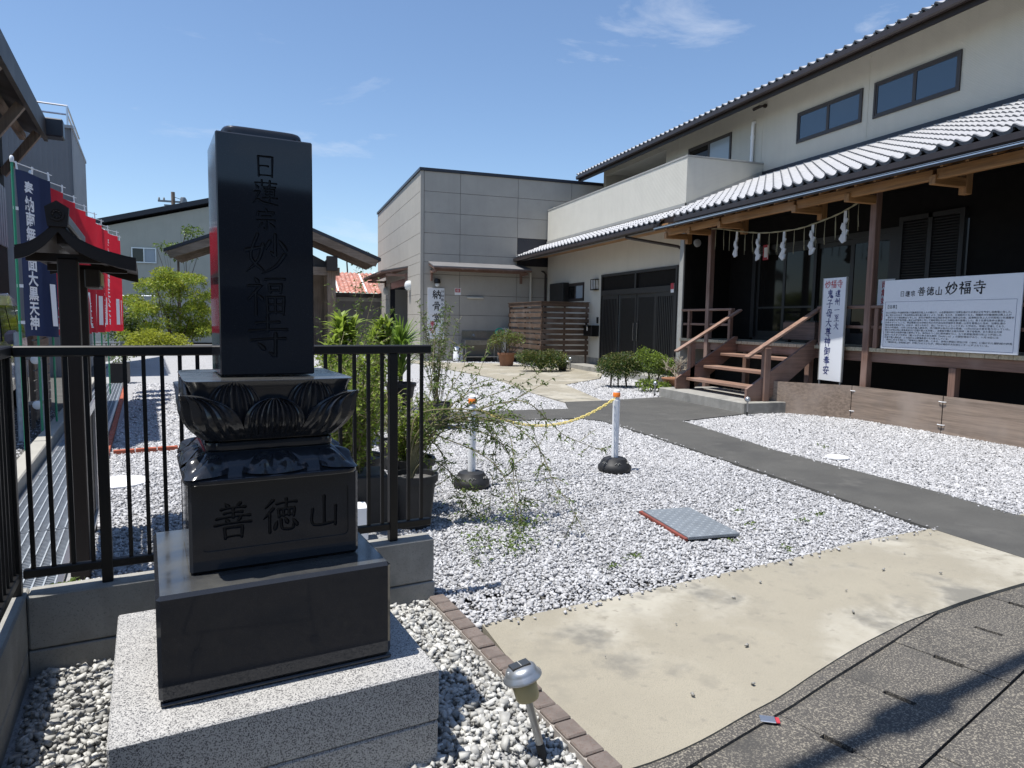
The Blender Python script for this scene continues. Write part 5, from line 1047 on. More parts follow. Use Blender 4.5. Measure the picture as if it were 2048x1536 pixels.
# litter
q = MB().box(-.022, .022, -.03, .03, .0, .006, .002); T = Matrix.Translation((1.80, 2.085, .004)) @ Matrix.Rotation(R(60), 4, 'Z'); lt = thing('litter', (1.80, 2.085, .004), 0, 'flat scrap of silver and pink litter at the edge of the cream concrete', 'litter')
part('foil', q, 'aluminium', lt, T); part('wrapper', MB().box(-.018, .02, -.045, -.031, 0, .004), 'ink_red', lt, T)
for k, (x, y) in enumerate(((-.12, 3.03), (-.18, 3.0))):
    q = MB().add([(x - .035, y, .035), (x, y - .022, .045), (x + .035, y + .004, .033), (x, y + .024, .04), (x, y, .03)], [(0, 1, 4), (1, 2, 4), (2, 3, 4), (3, 0, 4)]); solo('dry_leaf', q, 'leaf_dry', ('orange dry leaf on the pale gravel by the wall', 'yellow-brown dry leaf left of the orange one on the gravel')[k], 'leaf')
PEB = [(1.9, 2.9), (2.4, 3.1), (2.1, 2.6), (3.1, 3.0), (2.7, 3.25), (3.6, 3.2), (1.4, 2.7), (1.6, 2.3), (2.9, 2.75), (4.0, 3.4), (3.9, 3.05), (1.9, 2.3)]
stones('pebbles', np.array([(x, y, .026) for x, y in PEB]), np.array([.012 + .006 * (i % 3) for i in range(len(PEB))]), 'concrete')

# ================================================================== NOTICE BOARD WITH ROOF
nb_ = thing('roofed_notice_board', Fw(-.38, 5.1, 0), MY, 'dark brown roofed notice board on posts behind the left fence', 'notice board')
part('post', MB().box(-.425, -.325, 4.60, 4.71, -.05, 1.86, .006), 'brown_metal', nb_, TF); part('post', MB().box(-.425, -.345, 5.56, 5.65, -.05, 1.86, .006), 'brown_metal', nb_, TF)
part('board', MB().box(-.385, -.345, 4.72, 5.55, .18, .90, .003), 'brown_metal', nb_, TF)
q = MB().box(-.342, -.325, 4.71, 5.56, .90, .955).box(-.342, -.325, 4.71, 5.56, .15, .18).box(-.342, -.325, 4.71, 4.75, .18, .90).box(-.342, -.325, 5.52, 5.56, .18, .90); part('board_frame', q, 'aluminium', nb_, TF)
def rprof(k, th=0.):   # curved roof profile right / left of the ridge
    L = ipoly([(-.395, 2.06, 0), (-.33, 1.975, 0), (-.22, 1.915, 0), (-.10, 1.880, 0), (-.035, 1.868, 0)], 3) if k > 0 else ipoly([(-.395, 2.06, 0), (-.455, 1.985, 0), (-.53, 1.925, 0), (-.590, 1.905, 0)], 3)
    return [(p.x, p.y - th) for p in L]
for k in (1, -1):
    q = MB(); A = rprof(k); Bq = rprof(k, .022); prof = A + Bq[::-1]; q.extr([(x, 4.42, z) for x, z in prof], (0, 1.52, 0)); part('roof_side', q, 'brown_metal', nb_, TF)
    q = MB(); A = rprof(k, .015); Bq = rprof(k, .075); prof = A + Bq[::-1]
    for t in (4.40, 5.925): part('barge_board', MB().extr([(x, t, z) for x, z in prof], (0, .018, 0)), 'brown_metal', nb_, TF)
part('ridge', MB().box(-.425, -.365, 4.44, 5.92, 2.05, 2.115, .008), 'tile_dark', nb_, TF)
rd = part('ridge_ornament', MB().extr([(-.44, 4.385, 2.01), (-.45, 4.385, 2.11), (-.395, 4.385, 2.145), (-.34, 4.385, 2.11), (-.35, 4.385, 2.01)], (0, .05, 0)), 'brown_metal', nb_, TF)
q = MB().lathe([(.034, 0), (.034, .012), (.026, .012), (.026, .006), (.001, .006)], (-.395, 4.386, 2.072), 16, (0, -1, 0))
for k in range(8): a = k * math.pi / 4; q.lathe([(.006, 0), (.005, .014), (.001, .015)], (-.395 + .017 * math.cos(a), 4.386, 2.072 + .017 * math.sin(a)), 8, (0, -1, 0))
part('crest', q, 'brown_metal', rd, TF)
part('crossbeam', MB().box(-.57, -.10, 4.62, 4.69, 1.84, 1.885).box(-.57, -.10, 5.58, 5.64, 1.84, 1.885).box(-.41, -.36, 4.5, 5.8, 1.93, 1.98), 'brown_metal', nb_, TF)
lb = part('lamp_box', MB().box(-.335, -.25, 5.2, 5.6, 1.72, 1.84, .006), 'dark_wood', nb_, TF); part('lamp_panel', MB().box(-.249, -.243, 5.23, 5.57, 1.74, 1.82), 'lamp_glass', lb, TF)

# ================================================================== BANNERS
BT = [('navy', '奉納南無三面大黒天神'), ('red', '奉納南無日蓮大菩薩'), ('red', '奉納南無清正公大神'), ('red', '奉納南無鬼子母大尊神'), ('red', '奉納南無日蓮大菩薩'), ('red', '奉納南無七面大明神'), ('red', '奉納南無日蓮大菩薩'), ('red', '奉納南無清正公大神'), ('red', '奉納南無日蓮大菩薩')]
def banner(x, y, zt, ang, col, txt, lab, sw_=.03, pole='green_pole', H=1.80, Wd=.60):
    t = thing('nobori_banner', (x, y, 0), 0, lab, 'banner', 'prayer banners in a row left of the notice board')
    part('pole', MB().tube([(x, y, -.02), (x, y, zt - .02)], .0135, 8), pole, t); part('finial', MB().lathe([(.017, -.04), (.022, -.01), (.020, .015), (.010, .03), (.001, .032)], (x, y, zt), 10), 'white_plastic', t)
    d = Vector((math.sin(ang), math.cos(ang), 0)); nv = Vector((d.y, -d.x, 0)); o = Vector((x, y, zt - .03))
    part('arm', MB().tube([o, o + d * (Wd + .08) + Vector((0, 0, -.01))], .006, 6), 'white_plastic', t)
    ph = random.uniform(0, 6); bl = random.uniform(.02, .06)
    def P(u, v, off=0.): return o + d * (.035 + Wd * u + .02 * v * math.sin(3 * v + ph)) + nv * (off + sw_ * math.sin(2.2 * math.pi * u + ph + 1.6 * v) * (.3 + v) + bl * v * v * math.sin(ph) + .010 * math.sin(9 * u + 4 * v + 2 * ph) * (.2 + v)) + Vector((0, 0, -.075 - H * v + .012 * math.sin(5 * u)))
    q = MB(); q.grid(lambda u, v: P(u, v), 13, 22); part('cloth', q, col + '_cloth', t)
    q = MB()
    for u in (.04, .5, .96): q.extr([P(u - .025, .0, .002), P(u + .025, 0, .002), o + d * (.035 + Wd * (u + .025)) + Vector((0, 0, .012)), o + d * (.035 + Wd * (u - .025)) + Vector((0, 0, .012))], nv * .003)
    for v in (.22, .45, .68, .9): q.extr([P(0, v), o + d * -.014 + Vector((0, 0, -.075 - H * v)), o + d * -.014 + Vector((0, 0, -.11 - H * v)), P(0, v + .02)], nv * .003)
    part('loops', q, 'white_plastic', t)
    sgn = -1 if nv.dot(Vector((x, y, 0))) > 0 else 1       # lettering on the side the pictures shows
    q = MB(); n = len(txt); cs = (H - .16) / n
    for i, chh in enumerate(txt):
        vv, ff, wd = text_geo(chh, .03); mid = Wd * .5
        for pts in (vv,):
            off = len(q.v)
            for (px_, py_) in pts:
                u = .36 + ((px_ - .45) * cs * 1.12) / Wd; v = (.10 + i * cs + (.85 - py_) * cs) / H
                q.v.append(tuple(P(u, v, sgn * .004)))
            for f in ff: q.f.append([k + off for k in f]); q.sm.append(False); q.mi.append(0)
    part('lettering', q, 'ink_white', t)
    q = MB(); s_ = sgn; q.add([P(u, v, s_ * .005) for u, v in ((.78, .66), (.92, .66), (.92, .93), (.78, .93))], [(0, 1, 2, 3)]); nt_ = part('name_strip', q, 'ink_white', t)
    return t
ang = R(17); names = ['dark blue prayer banner with brushed white characters on the nearest green pole']
ordn = ['nearest red prayer banner, just behind the dark blue one', 'third prayer banner in the row, red, partly behind the notice board roof', 'fourth prayer banner in the row, red, above the notice board roof', 'fifth prayer banner in the row, red, right of the board roof ridge', 'sixth prayer banner in the row, red, hanging above the roof eave', 'seventh prayer banner in the row, red, seen under the roof eave', 'second red prayer banner from the far end of the row', 'farthest red prayer banner of the row, in front of the beige house']
for i, (c_, tx) in enumerate(BT):
    f_ = i / 8; x = -2.66 + (-3.12 + 2.66) * f_; y = 8.80 + (15.1 - 8.80) * f_
    banner(x, y, 3.19 - .05 * f_, ang + R(random.uniform(-4, 4)), c_, tx, (names + ordn)[i])
banner(-3.62, 9.6, 2.42, ang, 'navy', '奉納南無三面大黒天神', 'lower dark blue prayer banner at the left edge beyond the green pole', pole='green_pole')

# ================================================================== LEFT: posts, slat panel, car
gp = thing('gate_posts', Fw(-1.28, 10.3, 0), MY, 'two grey steel pipe posts with white round reflectors at the drain kerb', 'post')
for s, t, h in ((-1.36, 10.1, 1.32), (-1.16, 10.35, 1.1)): part('pipe', MB().tube([tuple(Fw(s, t, -.02)), tuple(Fw(s, t, h))], .045, 10), 'galv', gp)
for z in (.98, .42): part('reflector', MB().lathe([(.055, 0), (.055, .02), (.03, .035), (.001, .036)], Fw(-1.20, 10.16, z), 12, (.2, -1, 0)), 'white_plastic', gp)
for z in (1.0, .44): part('clamp', MB().beam(Fw(-1.38, 10.08, z), Fw(-1.12, 10.36, z), .03, .04), 'grey_steel', gp)
sp_ = thing('slat_fence_panel', Fw(-1.32, 11.7, 0), MY, 'short grey wooden slat fence panel behind the steel pipe posts', 'fence')
for k in range(9): part('slat', MB().box(-1.335, -1.31, 11.0, 12.6, .12 + k * .135, .12 + k * .135 + .115, .003), 'greywood_y', sp_, TF)
for t in (11.04, 11.8, 12.56): part('post', MB().box(-1.38, -1.336, t - .03, t + .03, -.05, 1.38), 'greywood_z', sp_, TF)
car = thing('parked_car', Fw(-2.55, 13.2, 0), MY, 'white parked van partly cut off at the left edge beneath dark blue banner', 'car')
TCAR = TF @ Matrix.Translation((-2.55, 12.75, 0))
def cs_(t):   # body section half width, sill, belt, roof
    return t
prof = [(-1.9, .35), (-1.92, .75), (-1.75, .98), (-1.05, 1.10), (-.55, 1.72), (-.2, 1.84), (.8, 1.87), (1.25, 1.82), (1.42, 1.70), (1.60, 1.10), (1.66, .8), (1.62, .35)]
q = MB(); NP = len(prof)
for hw, ins in ((.78, 0), (.70, 1)):
    for sgn in (-1, 1):
        pass
def carbody(q):
    rows = []
    for k, (sc_, wx) in enumerate(((.0, -.72), (0, -.77), (0, .77), (0, .72))): pass
    vs = []
    for wx in (-.76, .76):
        for (t, z) in prof: vs.append((wx * (1 - .16 * max(0, (z - 1.05)) / .8), t, z))
    q.add(vs, [list(range(NP)), list(range(NP, 2 * NP))[::-1]] + [(i, NP + i, NP + (i + 1) % NP, (i + 1) % NP) for i in range(NP)])
carbody(q); bm = bmesh.new(); me = q.mesh('t'); bm.from_mesh(me); bmesh.ops.recalc_face_normals(bm, faces=bm.faces[:]); bmesh.ops.bevel(bm, geom=bm.edges[:], offset=.05, segments=3, affect='EDGES', profile=.6); bm.verts.index_update()
q = MB(); q.add([v.co for v in bm.verts], [[v.index for v in f.verts] for f in bm.faces], True); bm.free(); bpy.data.meshes.remove(me); part('body', q, 'car_white', car, TCAR)
for sgn in (1, -1):
    for t0, t1, a0, a1 in ((-.78, .05, -.38, .05), (.12, .85, .12, .85), (.92, 1.46, .92, 1.34)):
        q = MB(); vs = [(sgn * (.764 * (1 - .16 * max(0, (z - 1.05)) / .8) + .004), t, z) for t, z in ((t0, 1.14), (t1, 1.14), (a1, 1.66), (a0, 1.66))]; q.extr(vs, (sgn * .006, 0, 0)); part('side_window', q, 'car_glass', car, TCAR)
    m_ = part('mirror', MB().box(sgn * .78, sgn * .95, -.80, -.62, 1.10, 1.30, .05), 'car_white', car, TCAR)
    part('door_line', MB().box(sgn * .762, sgn * .766, .083, .089, .45, 1.12).box(sgn * .762, sgn * .766, .883, .889, .5, 1.12), 'black_void', car, TCAR); part('door_handle', MB().box(sgn * .762, sgn * .785, -.12, .02, 1.02, 1.05, .006), 'car_white', car, TCAR)
    for t in (-1.25, 1.1):
        w = part('wheel', MB().lathe([(.16, -.09), (.28, -.09), (.30, -.05), (.30, .05), (.28, .09), (.18, .085)], (sgn * .68, t, .30), 20, (1, 0, 0)), 'black_rubber', car, TCAR); part('rim', MB().lathe([(.001, .06), (.08, .075), (.16, .08), (.18, .088)], (sgn * .68, t, .30), 16, (sgn, 0, 0)), 'steel', w, TCAR)
q = MB(); q.extr([(-.60, -1.02, 1.17), (.60, -1.02, 1.17), (.55, -.64, 1.66), (-.55, -.64, 1.66)], (0, -.02, .014)); part('windscreen', q, 'car_glass', car, TCAR)

# ================================================================== BUILDINGS ON THE LEFT AND BEHIND
SH0 = 9.6
sb = thing('shed', Fw(-3.5, 9, 0), MY, 'dark shed with deep bracketed eave at the left edge behind banners', 'building')
part('wall', MB().box(-6, -1.95, 10, 13.9, -.05, 2.6), 'dark_wall', sb, TF); q = MB()
for k in range(19): q.box(-1.948, -1.925, 10.1 + k * .198, 10.1 + k * .198 + .15, 2.6, 3.55)
part('wall_sheet', q, 'shed_sheet', sb, TF); part('wall', MB().box(-6, -1.95, 10, 13.9, 2.6, 4.6), 'dark_wall', sb, TF)
part('roof', MB().extr([(-1.42, SH0, 4.50), (-6, SH0, 6.1), (-6, SH0, 6.35), (-1.42, SH0, 4.74)], (0, 14.3 - SH0, 0)), 'dark_wood', sb, TF); part('eave_board', MB().box(-1.42, -1.36, SH0, 14.3, 4.46, 4.78), 'dark_wood', sb, TF); part('end_board', MB().box(-1.41, -1.12, 14.0, 14.32, 4.50, 4.80, .02), 'roof_edge', sb, TF)
for t in (10.2, 12.0, 13.7): part('brace', MB().beam(Fw(-1.94, t, 3.75), Fw(-1.45, t, 4.45), .1, .12), 'greywood_z', sb)
part('purlin', MB().box(-1.75, -1.66, SH0, 14.2, 4.42, 4.52), 'greywood_y', sb, TF)
gb = thing('ribbed_building', Fw(-4, 23, 0), MY, 'tall grey ribbed metal building with rooftop railing behind the banners', 'building')
q = MB().box(-7.5, -1.43, 20.05, 24.4, -.05, 6.0); part('core_wall', q, 'ribbed_grey', gb, TF); q = MB()
for k in range(56): q.box(-7.45 + k * .107, -7.45 + k * .107 + .05, 20.042, 20.05, 0, 6.0)
part('ribs', q, 'ribbed_grey', gb, TF); q = MB()
for k in range(40): q.box(-1.43, -1.418, 20.1 + k * .107, 20.15 + k * .107, 0, 6.0)
part('ribs', q, 'ribbed_light', gb, TF); part('side_wall', MB().box(-1.432, -1.428, 20.0, 24.4, 0, 6.02), 'ribbed_light', gb, TF); part('coping', MB().box(-7.5, -1.40, 20.0, 20.08, 6.0, 6.07).box(-1.46, -1.40, 20.08, 24.4, 6.0, 6.07), 'ribbed_light', gb, TF)
q = MB()
for z in (6.45, 6.66): q.tube([tuple(Fw(-3.2, 20.6, z)), tuple(Fw(-1.55, 20.6, z)), tuple(Fw(-1.55, 24.2, z))], .025, 6)
for s, t in ((-1.55, 20.6), (-2.2, 20.6), (-2.8, 20.6), (-1.55, 22.4)): q.tube([tuple(Fw(s, t, 6.0)), tuple(Fw(s, t, 6.66))], .025, 6)
part('railing', q, 'aluminium', gb)
bh = thing('beige_house', (-6.5, 47, 0), 0, 'beige rendered house with long sloping black roof edge and small window', 'house')
q = MB(); q.extr([(-10.6, 45, -.05), (-1.0, 45, -.05), (-1.0, 45, 8.75), (-10.6, 45, 6.2)], (0, 8, 0)); part('wall', q, 'beige_wall', bh)
q = MB(); q.extr([(-10.9, 44.7, 6.28), (-.8, 44.7, 9.0), (-.8, 44.7, 9.28), (-10.9, 44.7, 6.56)], (0, 8.6, 0)); part('roof', q, 'roof_edge', bh)
w_ = part('window', MB().box(-7.95, -6.65, 44.93, 45.0, 5.38, 5.44).box(-7.95, -6.65, 44.93, 45, 4.56, 4.62).box(-7.95, -7.89, 44.93, 45, 4.62, 5.38).box(-6.71, -6.65, 44.93, 45, 4.62, 5.38).box(-7.33, -7.27, 44.93, 45, 4.62, 5.38), 'aluminium', bh); part('pane', MB().box(-7.89, -7.33, 44.97, 44.985, 4.62, 5.38), 'car_glass', w_); part('pane', MB().box(-7.27, -6.71, 44.97, 44.985, 4.62, 5.38), 'curtain_pane', w_)
up = thing('utility_pole', (-8.85, 70, 0), 0, 'distant utility pole with crossarm above the beige house roof', 'pole')
part('pole', MB().tube([(-8.85, 70, 0), (-8.85, 70, 12.7)], [.22, .16], 10), 'greywood_z', up); part('crossarm', MB().beam((-10.1, 70, 11.85), (-7.7, 70, 11.85), .14, .16).beam((-9.6, 70, 11.5), (-7.4, 70, 11.5), .12, .12), 'grey_steel', up)
q = MB()
for x in (-10, -9.6, -8.2, -7.8): q.lathe([(.07, 0), (.09, .1), (.05, .25), (.001, .26)], (x, 70, 11.92), 8)
part('insulator', q, 'trim_grey', up); part('transformer', MB().lathe([(.22, 0), (.24, .1), (.24, .6), (.2, .7), (.001, .72)], (-8.0, 69.8, 11.55), 12), 'grey_steel', up); part('wire', MB().tube(ipoly([(-8.85, 70, 12.3), (-6.5, 70, 11.6), (-3, 70, 11.0)], 6), .03, 4), 'black_rubber', up)
# roofed water pavilion seen on both sides of the pillar
tz = thing('wooden_pavilion', (0, 31, 0), 0, 'weathered wooden gabled pavilion with dark roof behind the stone pillar', 'pavilion')
PYF, PE, PA, PXL, PXR = 29.5, 3.98, 5.62, -4.12, 4.17; xc = .02
for sgn, xe in ((-1, PXL), (1, PXR)):
    d = Vector((xe - xc, 0, PE - PA)).normalized()
    part('roof_side', MB().extr([(xc, PYF, PA), (xe, PYF, PE), (xe, PYF, PE + .13), (xc, PYF, PA + .13)], (0, 4.2, 0)), 'roof_edge', tz)
    part('barge_board', MB().extr([(xc, PYF + .02, PA - .01), (xe - sgn * .12, PYF + .02, PE + .03), (xe - sgn * .22, PYF + .02, PE - .24), (xc, PYF + .02, PA - .38)], (0, .09, 0)), 'greywood_x', tz)
    for k in range(10):
        y = PYF + .5 + k * .40; part('rafter', MB().beam((xc, y, PA - .12), (xe - sgn * .1, y, PE - .06), .09, .12), 'greywood_x', tz)
    xp = xc + sgn * 2.16
    for y in (PYF + .75, PYF + 3.3): part('post', MB().box(xp - .17, xp + .17, y - .17, y + .17, -.05, 3.6, .01), 'greywood_z', tz)
    part('wall_plate', MB().box(xp - .14, xp + .14, PYF + .25, PYF + 3.9, 3.72, 4.1), 'greywood_y', tz); part('beam_end', MB().box(xp - .22, xp + .22, PYF + .22, PYF + .6, 3.52, 4.12, .01), 'dark_wood', tz)
part('tie_beam', MB().box(xc - 2.5, xc + 2.5, PYF + .65, PYF + .85, 3.35, 3.68), 'greywood_x', tz); part('gable_boards', MB().extr([(xc - 2.4, PYF + .9, 3.7), (xc + 2.4, PYF + .9, 3.7), (xc, PYF + .9, 4.9)], (0, .03, 0)), 'dark_wood', tz)
part('ridge', MB().box(xc - .2, xc + .2, PYF - .02, PYF + 4.3, PA + .08, PA + .36, .03), 'tile_dark', tz); part('back_wall', MB().box(xc - 2.1, xc + 2.1, PYF + 3.3, PYF + 3.4, 0, 3.6), 'greywood_z', tz)
rr = thing('rusty_roofed_shed', (5, 37, 0), 0, 'low shed with rusty red corrugated roof and grey shutter behind the columbarium', 'shed')
part('wall', MB().box(1.2, 9, 36, 39, -.05, 2.75), 'shutter_grey', rr); part('lintel', MB().box(1.2, 9, 35.92, 36, 2.42, 2.62), 'trim_grey', rr); q = MB()
q.grid(lambda u, v: Vector((.8 + 8.4 * u, 35.6 + 4 * v, 2.85 + 1.25 * v + .03 * math.cos(u * 2 * math.pi * 38))), 153, 3); part('roof', q, 'rust_roof', rr)
part('roof_ridge_caps', MB().beam((2.9, 35.6, 2.9), (2.9, 39.5, 4.15), .08, .05).beam((4.3, 35.6, 2.9), (4.3, 39.5, 4.15), .08, .05).beam((5.2, 35.6, 2.9), (5.2, 39.5, 4.15), .08, .05), 'white_paint', rr); part('eave_board', MB().box(.9, 9.2, 35.62, 35.66, 2.66, 2.83), 'dark_wood', rr)
# chain-link fence and steel handrail, far left
cl = thing('chainlink_fence', (-6, 32, 0), 0, 'grey chain-link fence behind the far banners and yellow-green tree', 'fence'); q = MB()
A, Bv = Vector((-7.4, 31.5, 0)), Vector((-4.6, 30.6, 0)); dv = (Bv - A); Lf = dv.length; dv.normalize(); k = -20
while k * .09 < Lf:
    for sg_ in (1, -1):
        u0 = k * .09; pts_ = []
        for z in (0.02, 2.3): 
            u = u0 + (z if sg_ > 0 else 2.3 - z) * .8
            pts_.append((u, z))
        (ua, za), (ub, zb) = pts_
        if ub != ua:
            t0 = max(0, min(1, (0 - ua) / (ub - ua))); t1 = max(0, min(1, (Lf - ua) / (ub - ua)))
            lo, hi = min(t0, t1), max(t0, t1)
            if hi - lo > .02: q.beam(A + dv * (ua + (ub - ua) * lo) + Vector((0, 0, za + (zb - za) * lo)), A + dv * (ua + (ub - ua) * hi) + Vector((0, 0, za + (zb - za) * hi)), .012, .012)
    k += 1
part('mesh', q, 'galv', cl)
for u in (0, Lf * .5, Lf): part('post', MB().tube([A + dv * u, A + dv * u + Vector((0, 0, 2.35))], .03, 8), 'galv', cl)
part('top_rail', MB().tube([A + Vector((0, 0, 2.3)), Bv + Vector((0, 0, 2.3))], .025, 6), 'galv', cl)
hr = thing('steel_handrail', (-5.6, 27.6, 0), 0, 'low grey steel handrail in front of the chain-link fence', 'handrail'); q = MB()
a, b = Vector((-6.4, 28.3, 0)), Vector((-4.85, 27.7, 0)); part('rail', MB().tube([a + Vector((0, 0, .52)), b + Vector((0, 0, .56))], .03, 8), 'grey_steel', hr)
for k in range(4): p = a.lerp(b, k / 3); part('upright', MB().tube([p, p + Vector((0, 0, .54))], .026, 8), 'grey_steel', hr)
# across the street, behind the camera (low one mirrored in the polished stone, taller ones added to block sky light)
def house(x, y, w, dpt, h, rh, lab):
    t = thing('street_house', (x, y, 0), 0, lab, 'house'); part('wall', MB().box(x - w / 2, x + w / 2, y - dpt / 2, y + dpt / 2, -.05, h), 'house_wall', t)
    part('roof', MB().extr([(x - w / 2 - .5, y - dpt / 2 - .4, h), (x + w / 2 + .5, y - dpt / 2 - .4, h), (x + w / 2 - 1.2, y - dpt / 2 - .4, h + rh), (x - w / 2 + 1.2, y - dpt / 2 - .4, h + rh)], (0, dpt + .8, 0)), 'house_roof', t)
    for k in range(3): f = part('window', MB().box(x - w / 2 + 1 + k * w / 3, x - w / 2 + 2.4 + k * w / 3, y + dpt / 2, y + dpt / 2 + .05, 1.0, 2.3), 'aluminium', t); part('pane', MB().box(x - w / 2 + 1.06 + k * w / 3, x - w / 2 + 2.34 + k * w / 3, y + dpt / 2 + .05, y + dpt / 2 + .06, 1.06, 2.24), 'car_glass', f)
house(4, -15, 11, 7, 3.0, 1.5, 'low house across the street behind the viewpoint'); house(-9.5, -9.5, 10, 7, 6.0, 1.8, 'unseen taller house added across the street to block sky light, left'); house(14, -9.5, 9, 7, 6.2, 1.8, 'unseen taller house added across the street to block sky light, right')
# overhead cable whose shadow crosses the paving
oc = thing('overhead_cable', (2, 2, 6), 0, 'thick overhead cable bundle above the sidewalk outside the picture', 'cable')
h_ = 6.5; off = Vector((h_ / math.tan(R(SUN_EL)) * math.cos(R(SUN_AZ)), h_ / math.tan(R(SUN_EL)) * math.sin(R(SUN_AZ)), h_)); pa, pb = Vector((1.55, 1.78, 0)), Vector((4.3, 2.35, 0)); dd_ = (pb - pa).normalized()
q = MB(); q.tube([pa - dd_ * 9 + off, pb + dd_ * 9 + off], .045, 8); part('cable', q, 'black_rubber', oc)
for u, L, r in ((.9, .55, .085), (2.7, .4, .10), (5.0, .5, .09)): part('splice_case', MB().tube([pa + dd_ * (u - L / 2) + off - Vector((0, 0, .05)), pa + dd_ * (u - L * .3) + off - Vector((0, 0, .05)), pa + dd_ * (u + L * .3) + off - Vector((0, 0, .05)), pa + dd_ * (u + L / 2) + off - Vector((0, 0, .05))], [.03, r, r, .03], 10), 'black_rubber', oc)
for e in (pa - dd_ * 9, pb + dd_ * 9): part('cable_pole', MB().tube([Vector((e.x + off.x, e.y + off.y, -.03)), e + off], .13, 10), 'concrete', oc)

# ================================================================== PLANTS
def leafmesh(q, pts, dirs, ln, wd, droop=.25):
    for p, d in zip(pts, dirs):
        p = Vector(p); d = Vector(d).normalized(); sd_ = d.cross(Vector((random.uniform(-1, 1), random.uniform(-1, 1), random.uniform(.2, 1)))).normalized(); l = ln * random.uniform(.65, 1.25); w = wd * random.uniform(.7, 1.2)
        mid = p + d * l * .5 + Vector((0, 0, .04 * l)); tip = p + d * l - Vector((0, 0, droop * l))
        o = len(q.v); q.v.extend([tuple(p), tuple(mid + sd_ * w * .5), tuple(tip), tuple(mid - sd_ * w * .5)]); q.f.append([o, o + 1, o + 2, o + 3]); q.sm.append(False); q.mi.append(0)
def rdir(up=.3): v = Vector((random.gauss(0, 1), random.gauss(0, 1), random.gauss(up, .7))); return v.normalized()
def clump(q, c, r, n, ln, wd, up=.3, shell=.55):
    P_, D = [], []
    for _ in range(n):
        d = rdir(up); k = random.random() ** shell; P_.append(Vector(c) + Vector((d.x * r[0], d.y * r[1], d.z * r[2])) * k); D.append((d + rdir(.3) * .9).normalized())
    leafmesh(q, P_, D, ln, wd)
def bush(name, lab, cat, base, clumps, lm, n, ln, wd, trunks=(), pot=None, twigs=0, lm2=None, frac=0):
    t = thing(name, base, 0, lab, cat)
    q = MB(); q2 = MB(); vol = sum(r[0] * r[1] * r[2] for c, r in clumps)
    for i, (c, r) in enumerate(clumps):
        k = max(20, int(n * r[0] * r[1] * r[2] / vol)); clump(q, c, r, int(k * (1 - frac)), ln, wd)
        if lm2: clump(q2, c, (r[0] * 1.05, r[1] * 1.05, r[2] * 1.05), int(k * frac), ln, wd, .6, .3)
    part('foliage', q, lm, t, kind='stuff')
    if lm2: part('foliage', q2, lm2, t, kind='stuff')
    q = MB()
    for a, b, r in trunks: q.tube(ipoly([a, (Vector(a) + Vector(b)) * .5 + Vector((random.uniform(-.1, .1), random.uniform(-.1, .1), 0)) * (Vector(b) - Vector(a)).length * .4, b], 4), [r] * 5 + [r * .7] * 3 + [r * .45], 6)
    for k in range(twigs):
        c, r = random.choice(clumps); d = rdir(.4); q.tube([Vector(base) + Vector((0, 0, .2)) * 0 + (Vector(c) - Vector(base)) * .5, Vector(c) + Vector((d.x * r[0], d.y * r[1], d.z * r[2])) * 1.08], [.012, .004], 4)
    if q.v: part('stems', q, 'bark', t)
    if pot: pot(t)
    return t
def ppot(r, h, z0, c, mt='pot_dark'):
    return lambda t: (part('pot', MB().lathe([(r * .72, 0), (r * .95, h * .86), (r * 1.06, h * .87), (r * 1.06, h), (r * .93, h), (r * .9, h * .9), (.001, h * .9)], (*c, z0), 20), mt, t), part('soil', MB().lathe([(r * .9, h * .9 + .003), (.001, h * .92)], (*c, z0), 16), 'soil', t))
# yellow-green tree at the back left
cl_ = []
random.seed(5)
for _ in range(46):
    x = random.gauss(-3.75, .75); y = 28.4 + random.uniform(-.8, .8); top = 3.15 - .42 * (x + 3.6) ** 2; z = random.uniform(.7, max(.9, top)); r = random.uniform(.22, .46)
    if -5.3 < x < -2.2: cl_.append(((x, y, z), (r, r, r * random.uniform(.55, .85))))
bush('garden_tree', 'yellow-green feathery tree left of the stone pillar', 'tree', (-3.8, 28.4, 0), cl_, 'leaf_light', 15000, .13, .042, [((-3.8, 28.4, 0), (-3.9, 28.5, 1.6), .08), ((-3.7, 28.4, .1), (-3.1, 28.4, 1.5), .05), ((-3.9, 28.4, .1), (-4.7, 28.2, 1.4), .05)], twigs=40, lm2='leaf_yellow', frac=.42)
bush('garden_shrub', 'low bright yellow-green shrub in front of the feathery tree', 'shrub', (-4.2, 26.6, 0), [((-4.2, 26.6, .6), (.75, .6, .5)), ((-3.5, 26.7, .5), (.6, .5, .42)), ((-4.7, 26.7, .4), (.4, .4, .3))], 'leaf_yellow', 3200, .10, .06, [((-4.1, 26.6, 0), (-4.1, 26.6, .5), .03)], twigs=10)
bush('garden_shrub', 'dark leafy shrub behind the far end of the banners', 'shrub', (-5.3, 29.6, 0), [((-5.6, 29.6, 1.1), (.7, .6, 1.0)), ((-5.1, 29.6, .7), (.5, .5, .7))], 'leaf_mid', 3000, .12, .06, [((-5.4, 29.6, 0), (-5.4, 29.6, 1), .04)], twigs=10)
bush('small_tree', 'thin green tree top showing above the left pavilion eave', 'tree', (-4.4, 36, 0), [((-3.75, 36, 5.45), (.5, .5, .38)), ((-4.9, 36, 4.75), (.5, .4, .22)), ((-4.2, 36, 4.5), (.8, .6, .45))], 'leaf_mid', 700, .16, .08, [((-4.4, 36, 0), (-4.4, 36, 4.8), .08), ((-4.4, 36, 4.2), (-4.0, 36, 5.6), .03)], twigs=12)
